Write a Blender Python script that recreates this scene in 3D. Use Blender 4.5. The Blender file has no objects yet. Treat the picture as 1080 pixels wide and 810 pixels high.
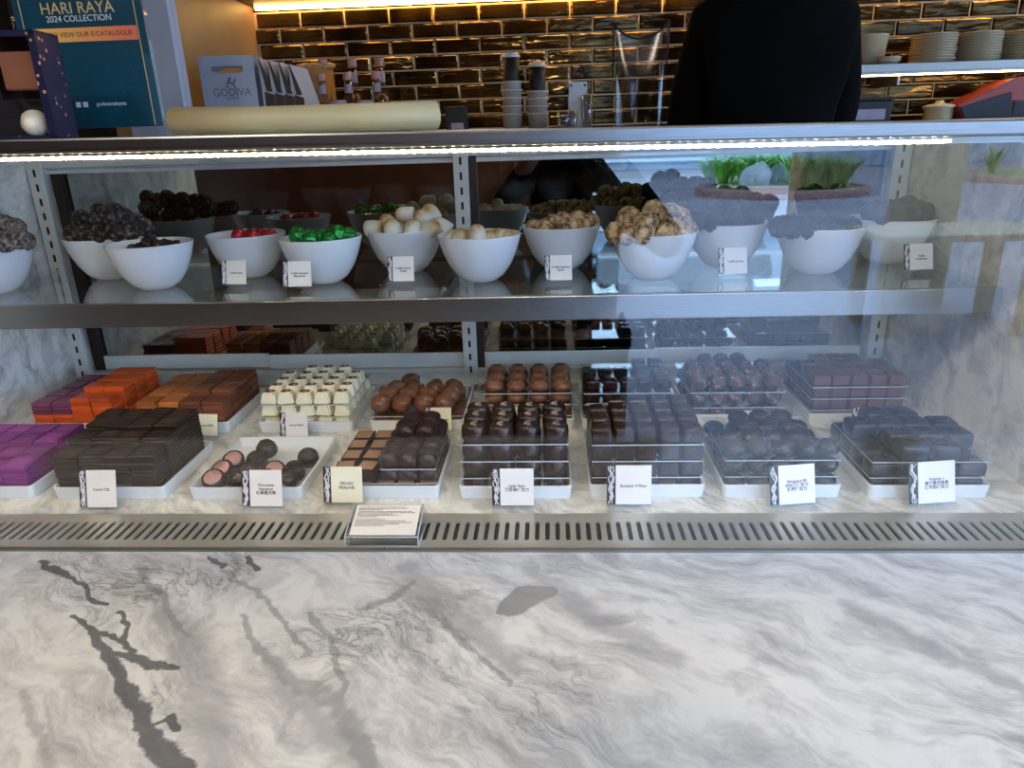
import bpy, bmesh, math, random
import numpy as np
from mathutils import Vector, Matrix, noise
R = math.radians
random.seed(7)
SC = bpy.context.scene
COL = SC.collection

# ------------------------------------------------------------------ camera
FPX, YAW, ROLL, PITCH, H = 750.0, R(3.46), R(1.8), R(19.3), .56
fv = Vector((-math.sin(YAW)*math.cos(PITCH), math.cos(YAW)*math.cos(PITCH), -math.sin(PITCH)))
r0 = Vector((math.cos(YAW), math.sin(YAW), 0)); u0 = r0.cross(fv)
rv = math.cos(ROLL)*r0 - math.sin(ROLL)*u0
uv = math.cos(ROLL)*u0 + math.sin(ROLL)*r0
cam = bpy.data.cameras.new('camera'); co = bpy.data.objects.new('camera', cam); COL.objects.link(co)
cam.sensor_width = 36; cam.lens = FPX/1080*36; cam.clip_start = .01; cam.clip_end = 200
co.matrix_world = Matrix(((rv.x, uv.x, -fv.x, 0), (rv.y, uv.y, -fv.y, 0), (rv.z, uv.z, -fv.z, H), (0, 0, 0, 1)))
SC.camera = co

def ray(px, py): return fv + rv*((px-540)/FPX) - uv*((py-405)/FPX)
def at_z(px, py, z=0.):
    d = ray(px, py); t = (z-H)/d.z; return Vector((d.x*t, d.y*t, z))
def at_y(px, py, Y):
    d = ray(px, py); t = Y/d.y; return Vector((d.x*t, Y, H+d.z*t))

# ------------------------------------------------------------------ materials
def lin(c): return tuple(((v/255/12.92) if v/255 <= .04045 else ((v/255+.055)/1.055)**2.4) for v in c)
MATS = {}
class N:
    """small helper around a node tree"""
    def __init__(s, name):
        s.m = bpy.data.materials.new(name); s.m.use_nodes = True; s.t = s.m.node_tree
        s.b = s.t.nodes['Principled BSDF']; s.out = s.t.nodes['Material Output']
    def n(s, t, **kw):
        x = s.t.nodes.new(t)
        for k, v in kw.items():
            if k in x.inputs: x.inputs[k].default_value = v
            else: setattr(x, k, v)
        return x
    def l(s, a, b): s.t.links.new(a, b)
    def coord(s, kind='Object', scale=(1, 1, 1), rot=(0, 0, 0)):
        tc = s.n('ShaderNodeTexCoord'); mp = s.n('ShaderNodeMapping')
        mp.inputs['Scale'].default_value = scale; mp.inputs['Rotation'].default_value = rot
        s.l(tc.outputs[kind], mp.inputs['Vector']); return mp.outputs[0]
    def noise(s, vec, scale=10, detail=4, rough=.5, dist=0):
        x = s.n('ShaderNodeTexNoise'); x.inputs['Scale'].default_value = scale; x.inputs['Detail'].default_value = detail
        x.inputs['Roughness'].default_value = rough; x.inputs['Distortion'].default_value = dist
        s.l(vec, x.inputs['Vector']); return x.outputs['Fac']
    def ramp(s, fac, stops):
        x = s.n('ShaderNodeValToRGB'); e = x.color_ramp.elements
        while len(e) < len(stops): e.new(.5)
        for el, (p, c) in zip(e, stops):
            el.position = p; el.color = (*c, 1) if len(c) == 3 else c
        s.l(fac, x.inputs[0]); return x.outputs[0]
    def math(s, op, a, b=None, clamp=False):
        x = s.n('ShaderNodeMath'); x.operation = op; x.use_clamp = clamp
        for i, v in enumerate((a, b)):
            if v is None: continue
            if isinstance(v, (int, float)): x.inputs[i].default_value = v
            else: s.l(v, x.inputs[i])
        return x.outputs[0]
    def mix(s, fac, a, b, mode='MIX'):
        x = s.n('ShaderNodeMix'); x.data_type = 'RGBA'; x.blend_type = mode
        for sock, v in ((x.inputs[0], fac), (x.inputs[6], a), (x.inputs[7], b)):
            if isinstance(v, (int, float)): sock.default_value = v
            elif isinstance(v, tuple): sock.default_value = (*v, 1) if len(v) == 3 else v
            else: s.l(v, sock)
        return x.outputs[2]
    def bump(s, h, strength=.3, dist=.001):
        x = s.n('ShaderNodeBump'); x.inputs['Strength'].default_value = strength; x.inputs['Distance'].default_value = dist
        s.l(h, x.inputs['Height']); s.l(x.outputs[0], s.b.inputs['Normal'])

def pbr(name, rgb, rough=.5, metal=0., spec=.5, vary=.08, nscale=30, bump=0., bscale=60, bdist=.001, coat=0., sss=0., emit=None, each=0.):
    if name in MATS: return MATS[name]
    g = N(name); c = lin(rgb)
    v = g.coord()
    f = g.noise(v, nscale, 3)
    lo = tuple(max(0, x*(1-vary)) for x in c); hi = tuple(min(1, x*(1+vary)) for x in c)
    cc = g.ramp(f, [(.3, lo), (.7, hi)])
    if each:
        oi = g.n('ShaderNodeObjectInfo'); hs = g.n('ShaderNodeHueSaturation'); g.l(cc, hs.inputs['Color'])
        g.l(g.math('ADD', g.math('MULTIPLY', oi.outputs['Random'], 2*each), 1-each), hs.inputs['Value']); cc = hs.outputs[0]
    g.l(cc, g.b.inputs['Base Color'])
    g.b.inputs['Roughness'].default_value = rough; g.b.inputs['Metallic'].default_value = metal
    g.b.inputs['Specular IOR Level'].default_value = spec; g.b.inputs['Coat Weight'].default_value = coat
    if sss: g.b.inputs['Subsurface Weight'].default_value = sss; g.b.inputs['Subsurface Scale'].default_value = .004
    if bump: g.bump(g.noise(v, bscale, 4), bump, bdist)
    if emit:
        g.b.inputs['Emission Color'].default_value = (*lin(emit[0]), 1); g.b.inputs['Emission Strength'].default_value = emit[1]
    MATS[name] = g.m; return g.m

def speck(name, dark, light, scale=120, thr=(.45, .55), rough=.8, bump=.6, bdist=.002, extra=None):
    """two-tone crumb / nut / coconut coating"""
    g = N(name); v = g.coord()
    vo = g.n('ShaderNodeTexVoronoi'); vo.inputs['Scale'].default_value = scale; g.l(v, vo.inputs['Vector'])
    nz = g.noise(v, scale*.6, 4, .6)
    stops = [(thr[0], lin(dark)), (thr[1], lin(light))]
    if extra: stops.append((min(.95, thr[1]+.15), lin(extra)))
    g.l(g.ramp(nz, stops), g.b.inputs['Base Color'])
    g.b.inputs['Roughness'].default_value = rough
    g.bump(g.math('ADD', g.math('MULTIPLY', vo.outputs['Distance'], -1.), nz), bump, bdist)
    MATS[name] = g.m; return g.m

def glass(name, tint=(.97, .985, .98), r0=.043, rough=0., gain=1.):
    """thin clear sheet: Schlick mix of transparent and glossy on every face"""
    g = N(name); g.t.nodes.remove(g.b)
    tr = g.n('ShaderNodeBsdfTransparent'); tr.inputs[0].default_value = (*tint, 1)
    gl = g.n('ShaderNodeBsdfGlossy'); gl.inputs['Roughness'].default_value = rough; gl.inputs[0].default_value = (1, 1, 1, 1)
    lw = g.n('ShaderNodeLayerWeight'); lw.inputs['Blend'].default_value = .5
    f5 = g.math('POWER', lw.outputs['Facing'], 5.)
    fac = g.math('ADD', g.math('MULTIPLY', f5, (1-r0)*gain), r0*gain, True)
    ms = g.n('ShaderNodeMixShader'); g.l(fac, ms.inputs[0]); g.l(tr.outputs[0], ms.inputs[1]); g.l(gl.outputs[0], ms.inputs[2])
    g.l(ms.outputs[0], g.out.inputs[0]); MATS[name] = g.m; return g.m

def emis(name, rgb, s):
    g = N(name); g.t.nodes.remove(g.b); e = g.n('ShaderNodeEmission'); e.inputs[0].default_value = (*lin(rgb), 1); e.inputs[1].default_value = s
    g.l(e.outputs[0], g.out.inputs[0]); MATS[name] = g.m; return g.m

def steel(name, rgb, rough=.3, scale=(3, 200, 200), bump=.15, metal=1.):
    g = N(name); v = g.coord('Object', scale)
    f = g.noise(v, 8, 5, .6)
    c = lin(rgb)
    g.l(g.ramp(f, [(.3, tuple(x*.85 for x in c)), (.7, tuple(min(1, x*1.1) for x in c))]), g.b.inputs['Base Color'])
    g.b.inputs['Metallic'].default_value = metal
    g.l(g.math('ADD', g.math('MULTIPLY', f, .15), rough-.07), g.b.inputs['Roughness'])
    g.bump(f, bump, .0004); MATS[name] = g.m; return g.m

def marble(name, veins=False, base=(222, 217, 208), rough=.12, rot=.6, strength=1.):
    g = N(name); v = g.coord('Object', (1, 1, 1))
    # warped coordinates for the streaks
    wn = g.n('ShaderNodeTexNoise'); wn.inputs['Scale'].default_value = 4; wn.inputs['Detail'].default_value = 4; g.l(v, wn.inputs['Vector'])
    sub = g.n('ShaderNodeVectorMath', operation='SUBTRACT'); g.l(wn.outputs['Color'], sub.inputs[0]); sub.inputs[1].default_value = (.5, .5, .5)
    sca = g.n('ShaderNodeVectorMath', operation='SCALE'); g.l(sub.outputs[0], sca.inputs[0]); sca.inputs['Scale'].default_value = .22
    add = g.n('ShaderNodeVectorMath', operation='ADD'); g.l(v, add.inputs[0]); g.l(sca.outputs[0], add.inputs[1])
    mp = g.n('ShaderNodeMapping'); mp.vector_type = 'TEXTURE'; mp.inputs['Rotation'].default_value = (0, 0, rot); mp.inputs['Scale'].default_value = (.36, .10, .2); g.l(add.outputs[0], mp.inputs[0])
    s1 = g.noise(mp.outputs[0], 1.6, 9, .66)
    ridge = g.math('ABSOLUTE', g.math('SUBTRACT', s1, .5))
    thin = g.ramp(ridge, [(0., (1, 1, 1)), (.02, (.35, .35, .35)), (.06, (0, 0, 0))])
    cloud = g.ramp(g.noise(mp.outputs[0], 2.6, 9, .70), [(.44, (0, 0, 0)), (.68, (1, 1, 1))])
    mott = g.ramp(g.noise(add.outputs[0], 26, 5, .6), [(.5, (0, 0, 0)), (.75, (1, 1, 1))])
    patch = g.ramp(g.noise(add.outputs[0], 5, 4), [(.46, (0, 0, 0)), (.62, (1, 1, 1))])
    c0 = lin(base); grey = lin((138, 135, 133)); dark = lin((84, 82, 83)); soft = lin((156, 152, 148))
    c = g.mix(g.math('MULTIPLY', cloud, .85*strength), c0, soft)
    c = g.mix(g.math('MULTIPLY', mott, .30*strength), c, soft)
    c = g.mix(g.math('MULTIPLY', g.math('MULTIPLY', thin, patch), .5*strength), c, grey)
    if veins:
        cells = g.n('ShaderNodeTexNoise'); cells.inputs['Scale'].default_value = 46; cells.inputs['Detail'].default_value = 6; cells.inputs['Roughness'].default_value = .62; g.l(add.outputs[0], cells.inputs['Vector'])
        jit = g.math('MULTIPLY', g.math('SUBTRACT', cells.outputs['Fac'], .5), 1.5)
        for at, col, lo, hi, amt in (('vein_soft', soft, .12, .75, .62), ('vein_grey', grey, .22, .62, .62), ('vein_blob', lin((140, 137, 133)), .30, .42, .9), ('vein_dark', dark, .30, .52, .85)):
            a = g.n('ShaderNodeAttribute'); a.attribute_name = at
            m = g.ramp(g.math('ADD', a.outputs['Fac'], g.math('MULTIPLY', jit, .22 if at == 'vein_blob' else .85)), [(lo, (0, 0, 0)), (hi, (1, 1, 1))])
            pos = g.ramp(a.outputs['Fac'], [(.01, (0, 0, 0)), (.08, (1, 1, 1))])
            c = g.mix(g.math('MULTIPLY', g.math('MULTIPLY', m, pos), amt), c, col)
        a = g.n('ShaderNodeAttribute'); a.attribute_name = 'vein_net'
        rd = g.math('ABSOLUTE', g.math('SUBTRACT', g.noise(mp.outputs[0], 3.4, 7, .62, .6), .5))
        m = g.math('MULTIPLY', g.ramp(rd, [(0, (1, 1, 1)), (.018, (.4, .4, .4)), (.05, (0, 0, 0))]), g.math('MULTIPLY', a.outputs['Fac'], patch))
        c = g.mix(g.math('MULTIPLY', m, .85), c, dark)
    g.l(c, g.b.inputs['Base Color']); g.b.inputs['Roughness'].default_value = rough
    MATS[name] = g.m; return g.m

M_counter = marble('counter_marble', True, rough=.13, rot=R(-34))
M_marble = marble('case_marble', False, (238, 235, 226), .2, R(-50), 1.1)
M_steel = steel('brushed_steel', (146, 146, 146), .3)
M_alum = steel('satin_aluminium', (150, 148, 140), .42)
M_pale = pbr('pale_aluminium', (206, 208, 206), .4, .25, vary=.04)
M_plate = steel('drain_steel', (190, 184, 172), .34, metal=.55)
M_black = pbr('black_rubber', (14, 14, 15), .6)
M_slot = pbr('slot_dark', (6, 6, 6), .9)
M_glass = glass('clear_glass', (.985, .99, .99), .043, 0., 1.)
M_shelfg = glass('shelf_glass', (.92, .955, .95), .05)
M_acryl = glass('clear_acrylic', (.97, .975, .975), .04)
M_edge_light = pbr('acrylic_edge_light', (205, 212, 214), .15, 0, .6, .03)  # pale colour stands in for light carried to clear acrylic edges
g = N('smoked_mirror'); g.b.inputs['Base Color'].default_value = (.27, .285, .26, 1); g.b.inputs['Metallic'].default_value = 1
g.l(g.math('MULTIPLY', g.noise(g.coord(), 2, 2), .03), g.b.inputs['Roughness']); M_mirror = g.m
M_porc = pbr('white_porcelain', (226, 229, 230), .12, 0, .5, .015, 12)
M_bowl = pbr('bowl_glaze', (222, 224, 226), .1, 0, .5, .015, 12)

# ------------------------------------------------------------------ mesh helpers
def T(x=0, y=0, z=0, rx=0, ry=0, rz=0):
    return Matrix.Translation((x, y, z)) @ Matrix.Rotation(rz, 4, 'Z') @ Matrix.Rotation(ry, 4, 'Y') @ Matrix.Rotation(rx, 4, 'X')
class MB:
    def __init__(s): s.bm = bmesh.new()
    def add(s, src, M=None, mi=0, smooth=False):
        src.normal_update()
        vs = [s.bm.verts.new(M @ v.co if M else v.co) for v in src.verts]
        src.verts.index_update()
        for f in src.faces:
            try: nf = s.bm.faces.new([vs[v.index] for v in f.verts])
            except ValueError: continue
            nf.material_index = mi if mi is not None else f.material_index; nf.smooth = smooth
        src.free(); return s
    def box(s, x0, x1, y0, y1, z0, z1, bev=0., mi=0, M=None, seg=1, smooth=False):
        b = bmesh.new(); bmesh.ops.create_cube(b, size=1)
        for v in b.verts: v.co = Vector(((x0+x1)/2+v.co.x*(x1-x0), (y0+y1)/2+v.co.y*(y1-y0), (z0+z1)/2+v.co.z*(z1-z0)))
        if bev: bmesh.ops.bevel(b, geom=b.edges[:], offset=bev, segments=seg, affect='EDGES', profile=.5)
        return s.add(b, M, mi, smooth)
    def lathe(s, prof, n=32, M=None, mi=0, smooth=True, sx=1, sy=1, cap=False):
        b = bmesh.new(); rings = []
        for r, z in prof:
            if r < 1e-6: rings.append([b.verts.new((0, 0, z))])
            else: rings.append([b.verts.new((sx*r*math.cos(2*math.pi*i/n), sy*r*math.sin(2*math.pi*i/n), z)) for i in range(n)])
        for a, c in zip(rings, rings[1:]):
            for i in range(n):
                j = (i+1) % n
                q = [a[i % len(a)], a[j % len(a)], c[j % len(c)], c[i % len(c)]]
                q2 = []
                for v in q:
                    if v not in q2: q2.append(v)
                if len(q2) > 2: b.faces.new(q2)
        if cap: 
            for rg in (rings[0], rings[-1]):
                if len(rg) > 2: b.faces.new(rg)
            bmesh.ops.recalc_face_normals(b, faces=b.faces[:])
        return s.add(b, M, mi, smooth)
    def tube(s, pts, r, n=8, mi=0, M=None, closed=False):
        b = bmesh.new(); pts = [Vector(p) for p in pts]; rings = []
        rr = r if isinstance(r, (list, tuple)) else [r]*len(pts)
        for k, p in enumerate(pts):
            a = pts[k-1] if (k or closed) else p; c = pts[(k+1) % len(pts)] if (k < len(pts)-1 or closed) else p
            d = (c-a).normalized(); up = Vector((0, 0, 1)) if abs(d.z) < .9 else Vector((1, 0, 0))
            e1 = d.cross(up).normalized(); e2 = d.cross(e1)
            rings.append([b.verts.new(p+rr[k]*(math.cos(2*math.pi*i/n)*e1+math.sin(2*math.pi*i/n)*e2)) for i in range(n)])
        pairs = list(zip(rings, rings[1:])) + ([(rings[-1], rings[0])] if closed else [])
        for a, c in pairs:
            for i in range(n): b.faces.new((a[i], a[(i+1) % n], c[(i+1) % n], c[i]))
        if not closed: b.faces.new(rings[0][::-1]); b.faces.new(rings[-1])
        bmesh.ops.recalc_face_normals(b, faces=b.faces[:])
        return s.add(b, M, mi, True)
    def prism(s, poly, z0, z1, mi=0, M=None, bev=0., smooth=False):
        b = bmesh.new(); lo = [b.verts.new((x, y, z0)) for x, y in poly]; hi = [b.verts.new((x, y, z1)) for x, y in poly]
        b.faces.new(lo[::-1]); b.faces.new(hi); n = len(poly)
        for i in range(n): b.faces.new((lo[i], lo[(i+1) % n], hi[(i+1) % n], hi[i]))
        bmesh.ops.recalc_face_normals(b, faces=b.faces[:])
        if bev: bmesh.ops.bevel(b, geom=[e for e in b.edges], offset=bev, segments=2, affect='EDGES')
        return s.add(b, M, mi, smooth)
    def blob(s, r, sub=3, amp=.05, freq=2., seed=0, M=None, mi=0, sc=(1, 1, 1), octv=1):
        b = bmesh.new(); bmesh.ops.create_icosphere(b, subdivisions=sub, radius=1)
        for v in b.verts:
            d = noise.noise(v.co*freq+Vector((seed*3.1, seed*1.7, seed)))
            if octv > 1: d += .5*noise.noise(v.co*freq*2.3+Vector((seed, seed*2.2, 5)))
            v.co = Vector((v.co.x*sc[0], v.co.y*sc[1], v.co.z*sc[2]))*(r*(1+amp*d))
        return s.add(b, M, mi, True)
    def mesh(s, name, mats):
        me = bpy.data.meshes.new(name); bmesh.ops.remove_doubles(s.bm, verts=s.bm.verts[:], dist=1e-7)
        s.bm.to_mesh(me); s.bm.free()
        for m in (mats if isinstance(mats, (list, tuple)) else [mats]): me.materials.append(m)
        return me
    def obj(s, name, mats, parent=None, loc=None, rz=0.):
        o = bpy.data.objects.new(name, s.mesh(name, mats)); COL.objects.link(o)
        if parent: o.parent = parent
        if loc is not None: o.location = loc
        o.rotation_euler.z = rz; return o
def tag(o, label, cat, group=None, kind=None):
    o['label'] = label; o['category'] = cat
    if group: o['group'] = group
    if kind: o['kind'] = kind
    return o
def empty(name, loc, label, cat, group=None, rz=0.):
    o = bpy.data.objects.new(name, None); COL.objects.link(o); o.location = loc; o.rotation_euler.z = rz
    o.empty_display_size = .02; return tag(o, label, cat, group)
def structure(name, mb, mats, loc=None):
    o = mb.obj(name, mats, None, loc); o['kind'] = 'structure'; return o
def dup(src, loc, label, rot=(0, 0, 0), group=None, cat=None, scale=1.):
    c = src.copy(); COL.objects.link(c); c.location = loc; c.rotation_euler = rot; c.scale = (scale,)*3; c['label'] = label
    if group: c['group'] = group
    if cat: c['category'] = cat
    for ch in src.children:
        d = ch.copy(); COL.objects.link(d); d.parent = c
        for g2 in ch.children:
            e = g2.copy(); COL.objects.link(e); e.parent = d
    return c
ORD = ['front', 'second', 'third', 'fourth', 'fifth', 'sixth', 'seventh', 'eighth', 'ninth', 'tenth', 'eleventh', 'twelfth']
NTH = ['first', 'second', 'third', 'fourth', 'fifth', 'sixth', 'seventh', 'eighth', 'ninth', 'tenth', 'eleventh', 'twelfth']
def nth_top(k): return 'topmost' if k == 0 else NTH[k]+' from the top'

def text(name, body, size, mat, parent, M, align='CENTER', depth=.0002, bold=0., xs=1.):
    cu = bpy.data.curves.new(name, 'FONT'); cu.body = body; cu.size = size; cu.align_x = align; cu.align_y = 'CENTER'; cu.extrude = depth; cu.offset = bold
    cu.resolution_u = 3
    tmp = bpy.data.objects.new('tmp', cu); COL.objects.link(tmp)
    bpy.context.view_layer.update()
    me = bpy.data.meshes.new_from_object(tmp.evaluated_get(bpy.context.evaluated_depsgraph_get()))
    bpy.data.objects.remove(tmp); bpy.data.curves.remove(cu)
    me.name = name; me.transform(M @ Matrix.Diagonal((xs, 1, 1, 1))); me.materials.clear(); me.materials.append(mat)
    o = bpy.data.objects.new(name, me); COL.objects.link(o); o.parent = parent; return o

#==SECTIONS==
# ------------------------------------------------------------------ the shop's shell and the street
FLZ, STZ, CEZ = -.92, -.65, 1.75
M_floor = pbr('floor_tile', (92, 88, 84), .35, vary=.12, nscale=2)
M_dark = pbr('dark_panel', (40, 32, 27), .45, vary=.2, nscale=6)
M_wood = pbr('brown_panel', (142, 112, 74), .5, vary=.12, nscale=7)
M_redwood = pbr('red_brown_panel', (88, 52, 38), .4, vary=.25, nscale=5)
M_ceil = pbr('ceiling_paint', (120, 112, 104), .8)
M_pillar = pbr('grey_paint', (140, 146, 156), .6, vary=.04)
structure('floor', MB().box(-3.4, .25, -2.7, 3.0, FLZ-.1, FLZ).box(.25, 4.6, -1.1, 3.0, FLZ-.1, FLZ), M_floor)
structure('floor_back', MB().box(-1.3, 3.4, 1.72, 2.72, FLZ, STZ, .004), M_floor)
structure('ceiling', MB().box(-3.4, .25, -2.7, 3.0, CEZ, CEZ+.1).box(.25, 4.6, -1.1, 3.0, CEZ, CEZ+.1), M_ceil)
structure('wall_left', MB().box(-3.4, -3.3, -2.7, 3.0, FLZ, CEZ), M_redwood)
structure('wall_right', MB().box(4.5, 4.6, 1.9, 3.0, FLZ, CEZ), M_redwood)
structure('wall_front', MB().box(-3.3, .15, -2.7, -2.6, FLZ, CEZ).box(.15, .25, -2.7, -1.1, FLZ, CEZ).box(.25, 4.6, -1.1, -1.0, 1.3, CEZ), M_redwood)
structure('wall_back_left', MB().box(-3.3, -1.121, 2.72, 2.82, FLZ, CEZ), M_dark)
structure('wall_side', MB().box(-1.12, -1.02, 1.9, 2.72, STZ, 1.3, .002), M_wood)
structure('pillar_grey', MB().box(-1.02, -.872, 1.79, 1.83, STZ, CEZ, .004), M_pillar)
# tiled back wall: every glazed tile a bevelled block on a pale grout bed, one surface
WY = 2.7
g = N('tile_glaze'); v = g.coord('Object', (1, 1, 1))
n1 = g.noise(v, 9, 3); n2 = g.noise(g.coord('Object', (7, 7, 26)), 1.6, 2, .5, .4)
g.l(g.ramp(n1, [(.35, lin((52, 38, 20))), (.65, lin((104, 80, 42)))]), g.b.inputs['Base Color'])
g.b.inputs['Metallic'].default_value = .85; g.b.inputs['Roughness'].default_value = .13; g.bump(n2, .5, .006); M_tile = g.m
M_grout = pbr('grout', (206, 182, 142), .8)
mb = MB(); mb.box(-1.02, 4.5, WY, WY+.1, FLZ, CEZ, mi=1)
PX, PZ, J = .155, .0497, .0055
z0 = .585 - 6*PZ
k = 0
zz = z0
while zz < 1.3:
    x = -1.02 + (0 if k % 2 else -PX/2) + .008
    while x < 3.0:
        a, b_ = max(x+J/2, -1.018), x+PX-J/2
        if b_-a > .02:
            bb = bmesh.new(); d = .006; h = .005
            lo = [(a, zz+J/2), (b_, zz+J/2), (b_, zz+PZ-J/2), (a, zz+PZ-J/2)]
            hi = [(a+h, zz+J/2+h), (b_-h, zz+J/2+h), (b_-h, zz+PZ-J/2-h), (a+h, zz+PZ-J/2-h)]
            tl = [random.uniform(-.0012, .0012) for _ in range(2)]
            V0 = [bb.verts.new((p[0], WY, p[1])) for p in lo]
            V1 = [bb.verts.new((p[0], WY-.002, p[1])) for p in lo]
            V2 = [bb.verts.new((p[0], WY-d-(tl[0] if i in (0, 3) else 0)-(tl[1] if i < 2 else 0), p[1])) for i, p in enumerate(hi)]
            for A, B in ((V0, V1), (V1, V2)):
                for i in range(4): bb.faces.new((A[i], A[(i+1) % 4], B[(i+1) % 4], B[i]))
            bb.faces.new(V2); bmesh.ops.recalc_face_normals(bb, faces=bb.faces[:])
            mb.add(bb, None, 0)
        x += PX
    zz += PZ; k += 1
structure('wall_back', mb, [M_tile, M_grout])
# cupboard above the tiles with its warm strip light
M_warm = emis('warm_led', (255, 196, 110), 16)
cup = empty('wall_cupboard', (0, 2.45, 1.0), 'dark wall cupboard along the top of the gold tiled wall', 'cupboard')
MB().box(-1.02, 3.0, -.23, .25, .0, .65, .003).obj('carcass', M_dark, cup)
MB().box(-1.0, 3.0, .215, .235, -.012, 0).obj('strip_light', M_warm, cup)
MB().box(-1.02, 3.0, -.25, -.23, -.03, .65, .002).obj('door_front', M_dark, cup)
# outside: pavement, planted island, neighbour building, all seen only as reflections
g = N('pavers'); v = g.coord('Object', (1, 1, 1)); br = g.n('ShaderNodeTexBrick'); br.inputs['Scale'].default_value = 4.0
br.inputs['Color1'].default_value = (*lin((126, 120, 122)), 1); br.inputs['Color2'].default_value = (*lin((150, 142, 142)), 1); br.inputs['Mortar'].default_value = (*lin((96, 92, 94)), 1)
br.inputs['Mortar Size'].default_value = .012; g.l(v, br.inputs['Vector']); g.l(g.mix(.5, br.outputs['Color'], g.ramp(g.noise(v, .6, 5), [(.35, lin((105, 100, 104))), (.7, lin((165, 158, 156)))])), g.b.inputs['Base Color']); g.b.inputs['Roughness'].default_value = .6
structure('ground_outside', MB().box(-40, 60, -60, -2.7, FLZ-.12, FLZ-.02).box(.25, 60, -2.7, -1.1, FLZ-.12, FLZ-.02), g.m)
M_kerb = pbr('red_kerb', (150, 112, 100), .7); M_grass = pbr('lawn_green', (96, 128, 52), .9, vary=.4, nscale=8)
M_leaf = pbr('leaf_green', (86, 140, 40), .5, vary=.5, nscale=3); M_rock = pbr('grey_rock', (120, 122, 126), .9, vary=.2, nscale=4, bump=.6, bscale=6, bdist=.05)
def island(cx, cy, rad, n, rock, where):
    t = empty('planter_island', (cx, cy, FLZ-.02), 'round planted island with a red kerb '+where, 'planter', 'kerbed islands outside')
    MB().lathe([(rad-.28, 0), (rad-.28, .16), (rad-.24, .18), (rad-.04, .18), (rad, .15), (rad, 0)], 48).obj('kerb', M_kerb, t)
    MB().lathe([(0, .15), (rad*.6, .14), (rad-.27, .12)], 32).obj('lawn', M_grass, t)
    rnd = random.Random(n)
    for i in range(n):
        a = rnd.uniform(0, 6.28); q = rnd.uniform(0, rad*.7); mb = MB()
        for j in range(26):
            an = rnd.uniform(0, 6.28); L = rnd.uniform(.5, .95); w = .035; tip = Vector((math.cos(an)*L*.7, math.sin(an)*L*.7, L*.8)); mid = tip*.5+Vector((0, 0, .18)); s_ = Vector((-math.sin(an), math.cos(an), 0))*w
            b = bmesh.new(); p = [b.verts.new(x) for x in (-s_, s_, mid+s_, mid-s_, tip)]; b.faces.new(p[:4]); b.faces.new((p[3], p[2], p[4])); mb.add(b, None, 0)
        mb.obj('shrub', M_leaf, t, (q*math.cos(a), q*math.sin(a), .13))
    if rock: MB().blob(.36, 3, .35, 1.4, 4, None, 0, (1, .8, 1.1)).obj('boulder', M_rock, t, (-.5, 1.2, .3))
island(5.5, -16.2, 2.0, 44, True, 'nearest the shop front')
island(13.5, -18.2, 2.6, 8, False, 'farther along the drive')
bl = empty('building', (5, -27, FLZ), 'pale louvred building across the drive', 'building')
MB().box(-16, 22, -.4, 0, 0, 7).obj('wall', pbr('pale_render', (138, 150, 164), .7), bl)
mb = MB()
for i in range(14): mb.box(-6, 1.2, .02, .14, .3+i*.28, .42+i*.28, .01)
mb.obj('louvre', pbr('louvre_grey', (190, 198, 206), .5), bl)
M_beige = pbr('beige_stone', (176, 160, 128), .7, vary=.08)
tb = empty('outdoor_table', (2.95, -3.75, FLZ-.02), 'beige outdoor table beyond the shop front, reflected in the right of the case', 'table')
MB().box(-.62, .62, -.35, .35, .70, .75, .006).obj('tabletop', M_beige, tb)
for sx in (-1, 1):
    for sy in (-1, 1): MB().box(sx*.5-.05, sx*.5+.05, sy*.26-.05, sy*.26+.05, 0, .699, .006).obj('leg', M_beige, tb)
structure('pillar_outside', MB().box(2.95, 3.35, -4.8, -4.4, FLZ-.02, 3.2, .01), M_beige)
# ------------------------------------------------------------------ marble counter in front
def seg_field(P, lines):
    out = np.zeros(len(P))
    for pts in lines:
        Q = []
        for px, py, w in pts:
            p = at_z(px, py); p2 = at_z(px+w/2, py); Q.append((p.x, p.y, max(.0032, p2.x-p.x)))
        for (x0, y0, w0), (x1, y1, w1) in zip(Q, Q[1:]):
            a = np.array((x0, y0)); d = np.array((x1-x0, y1-y0)); L = d@d
            t = np.clip(((P-a)@d)/L, 0, 1); dist = np.linalg.norm(P-a-t[:, None]*d, axis=1); w = w0+t*(w1-w0)
            out = np.maximum(out, np.clip(1-dist/(2*w), 0, 1))
    return out
ctr = empty('marble_counter', (0, .66, FLZ), 'long white marble counter with grey veins in front of the glass case', 'counter')
ny = 150
X0, X1, Y0, Y1 = -1.6, 1.6, .475, .8815
xs = np.concatenate([np.linspace(X0, -.9, 30), np.linspace(-.895, .75, 560), np.linspace(.76, X1, 30)]); nx = len(xs); ys = np.linspace(Y0, Y1, ny)
bm = bmesh.new(); grid = [[bm.verts.new((x, y-.66, -FLZ)) for x in xs] for y in ys]
for j in range(ny-1):
    for i in range(nx-1): bm.faces.new((grid[j][i], grid[j][i+1], grid[j+1][i+1], grid[j+1][i]))
mb = MB(); mb.add(bm, None, 0, False)
b = bmesh.new(); c8 = [b.verts.new((x, y-.66, z-FLZ)) for z in (0, -.03) for x, y in ((X0, Y0), (X1, Y0), (X1, Y1), (X0, Y1))]
for i in range(4): b.faces.new((c8[i], c8[i+4], c8[(i+1) % 4+4], c8[(i+1) % 4]))
b.faces.new((c8[4], c8[7], c8[6], c8[5])); mb.add(b, None, 0)
me = mb.mesh('countertop', M_counter)
P = np.array([(v.co.x, v.co.y+.66) for v in me.vertices])
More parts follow.
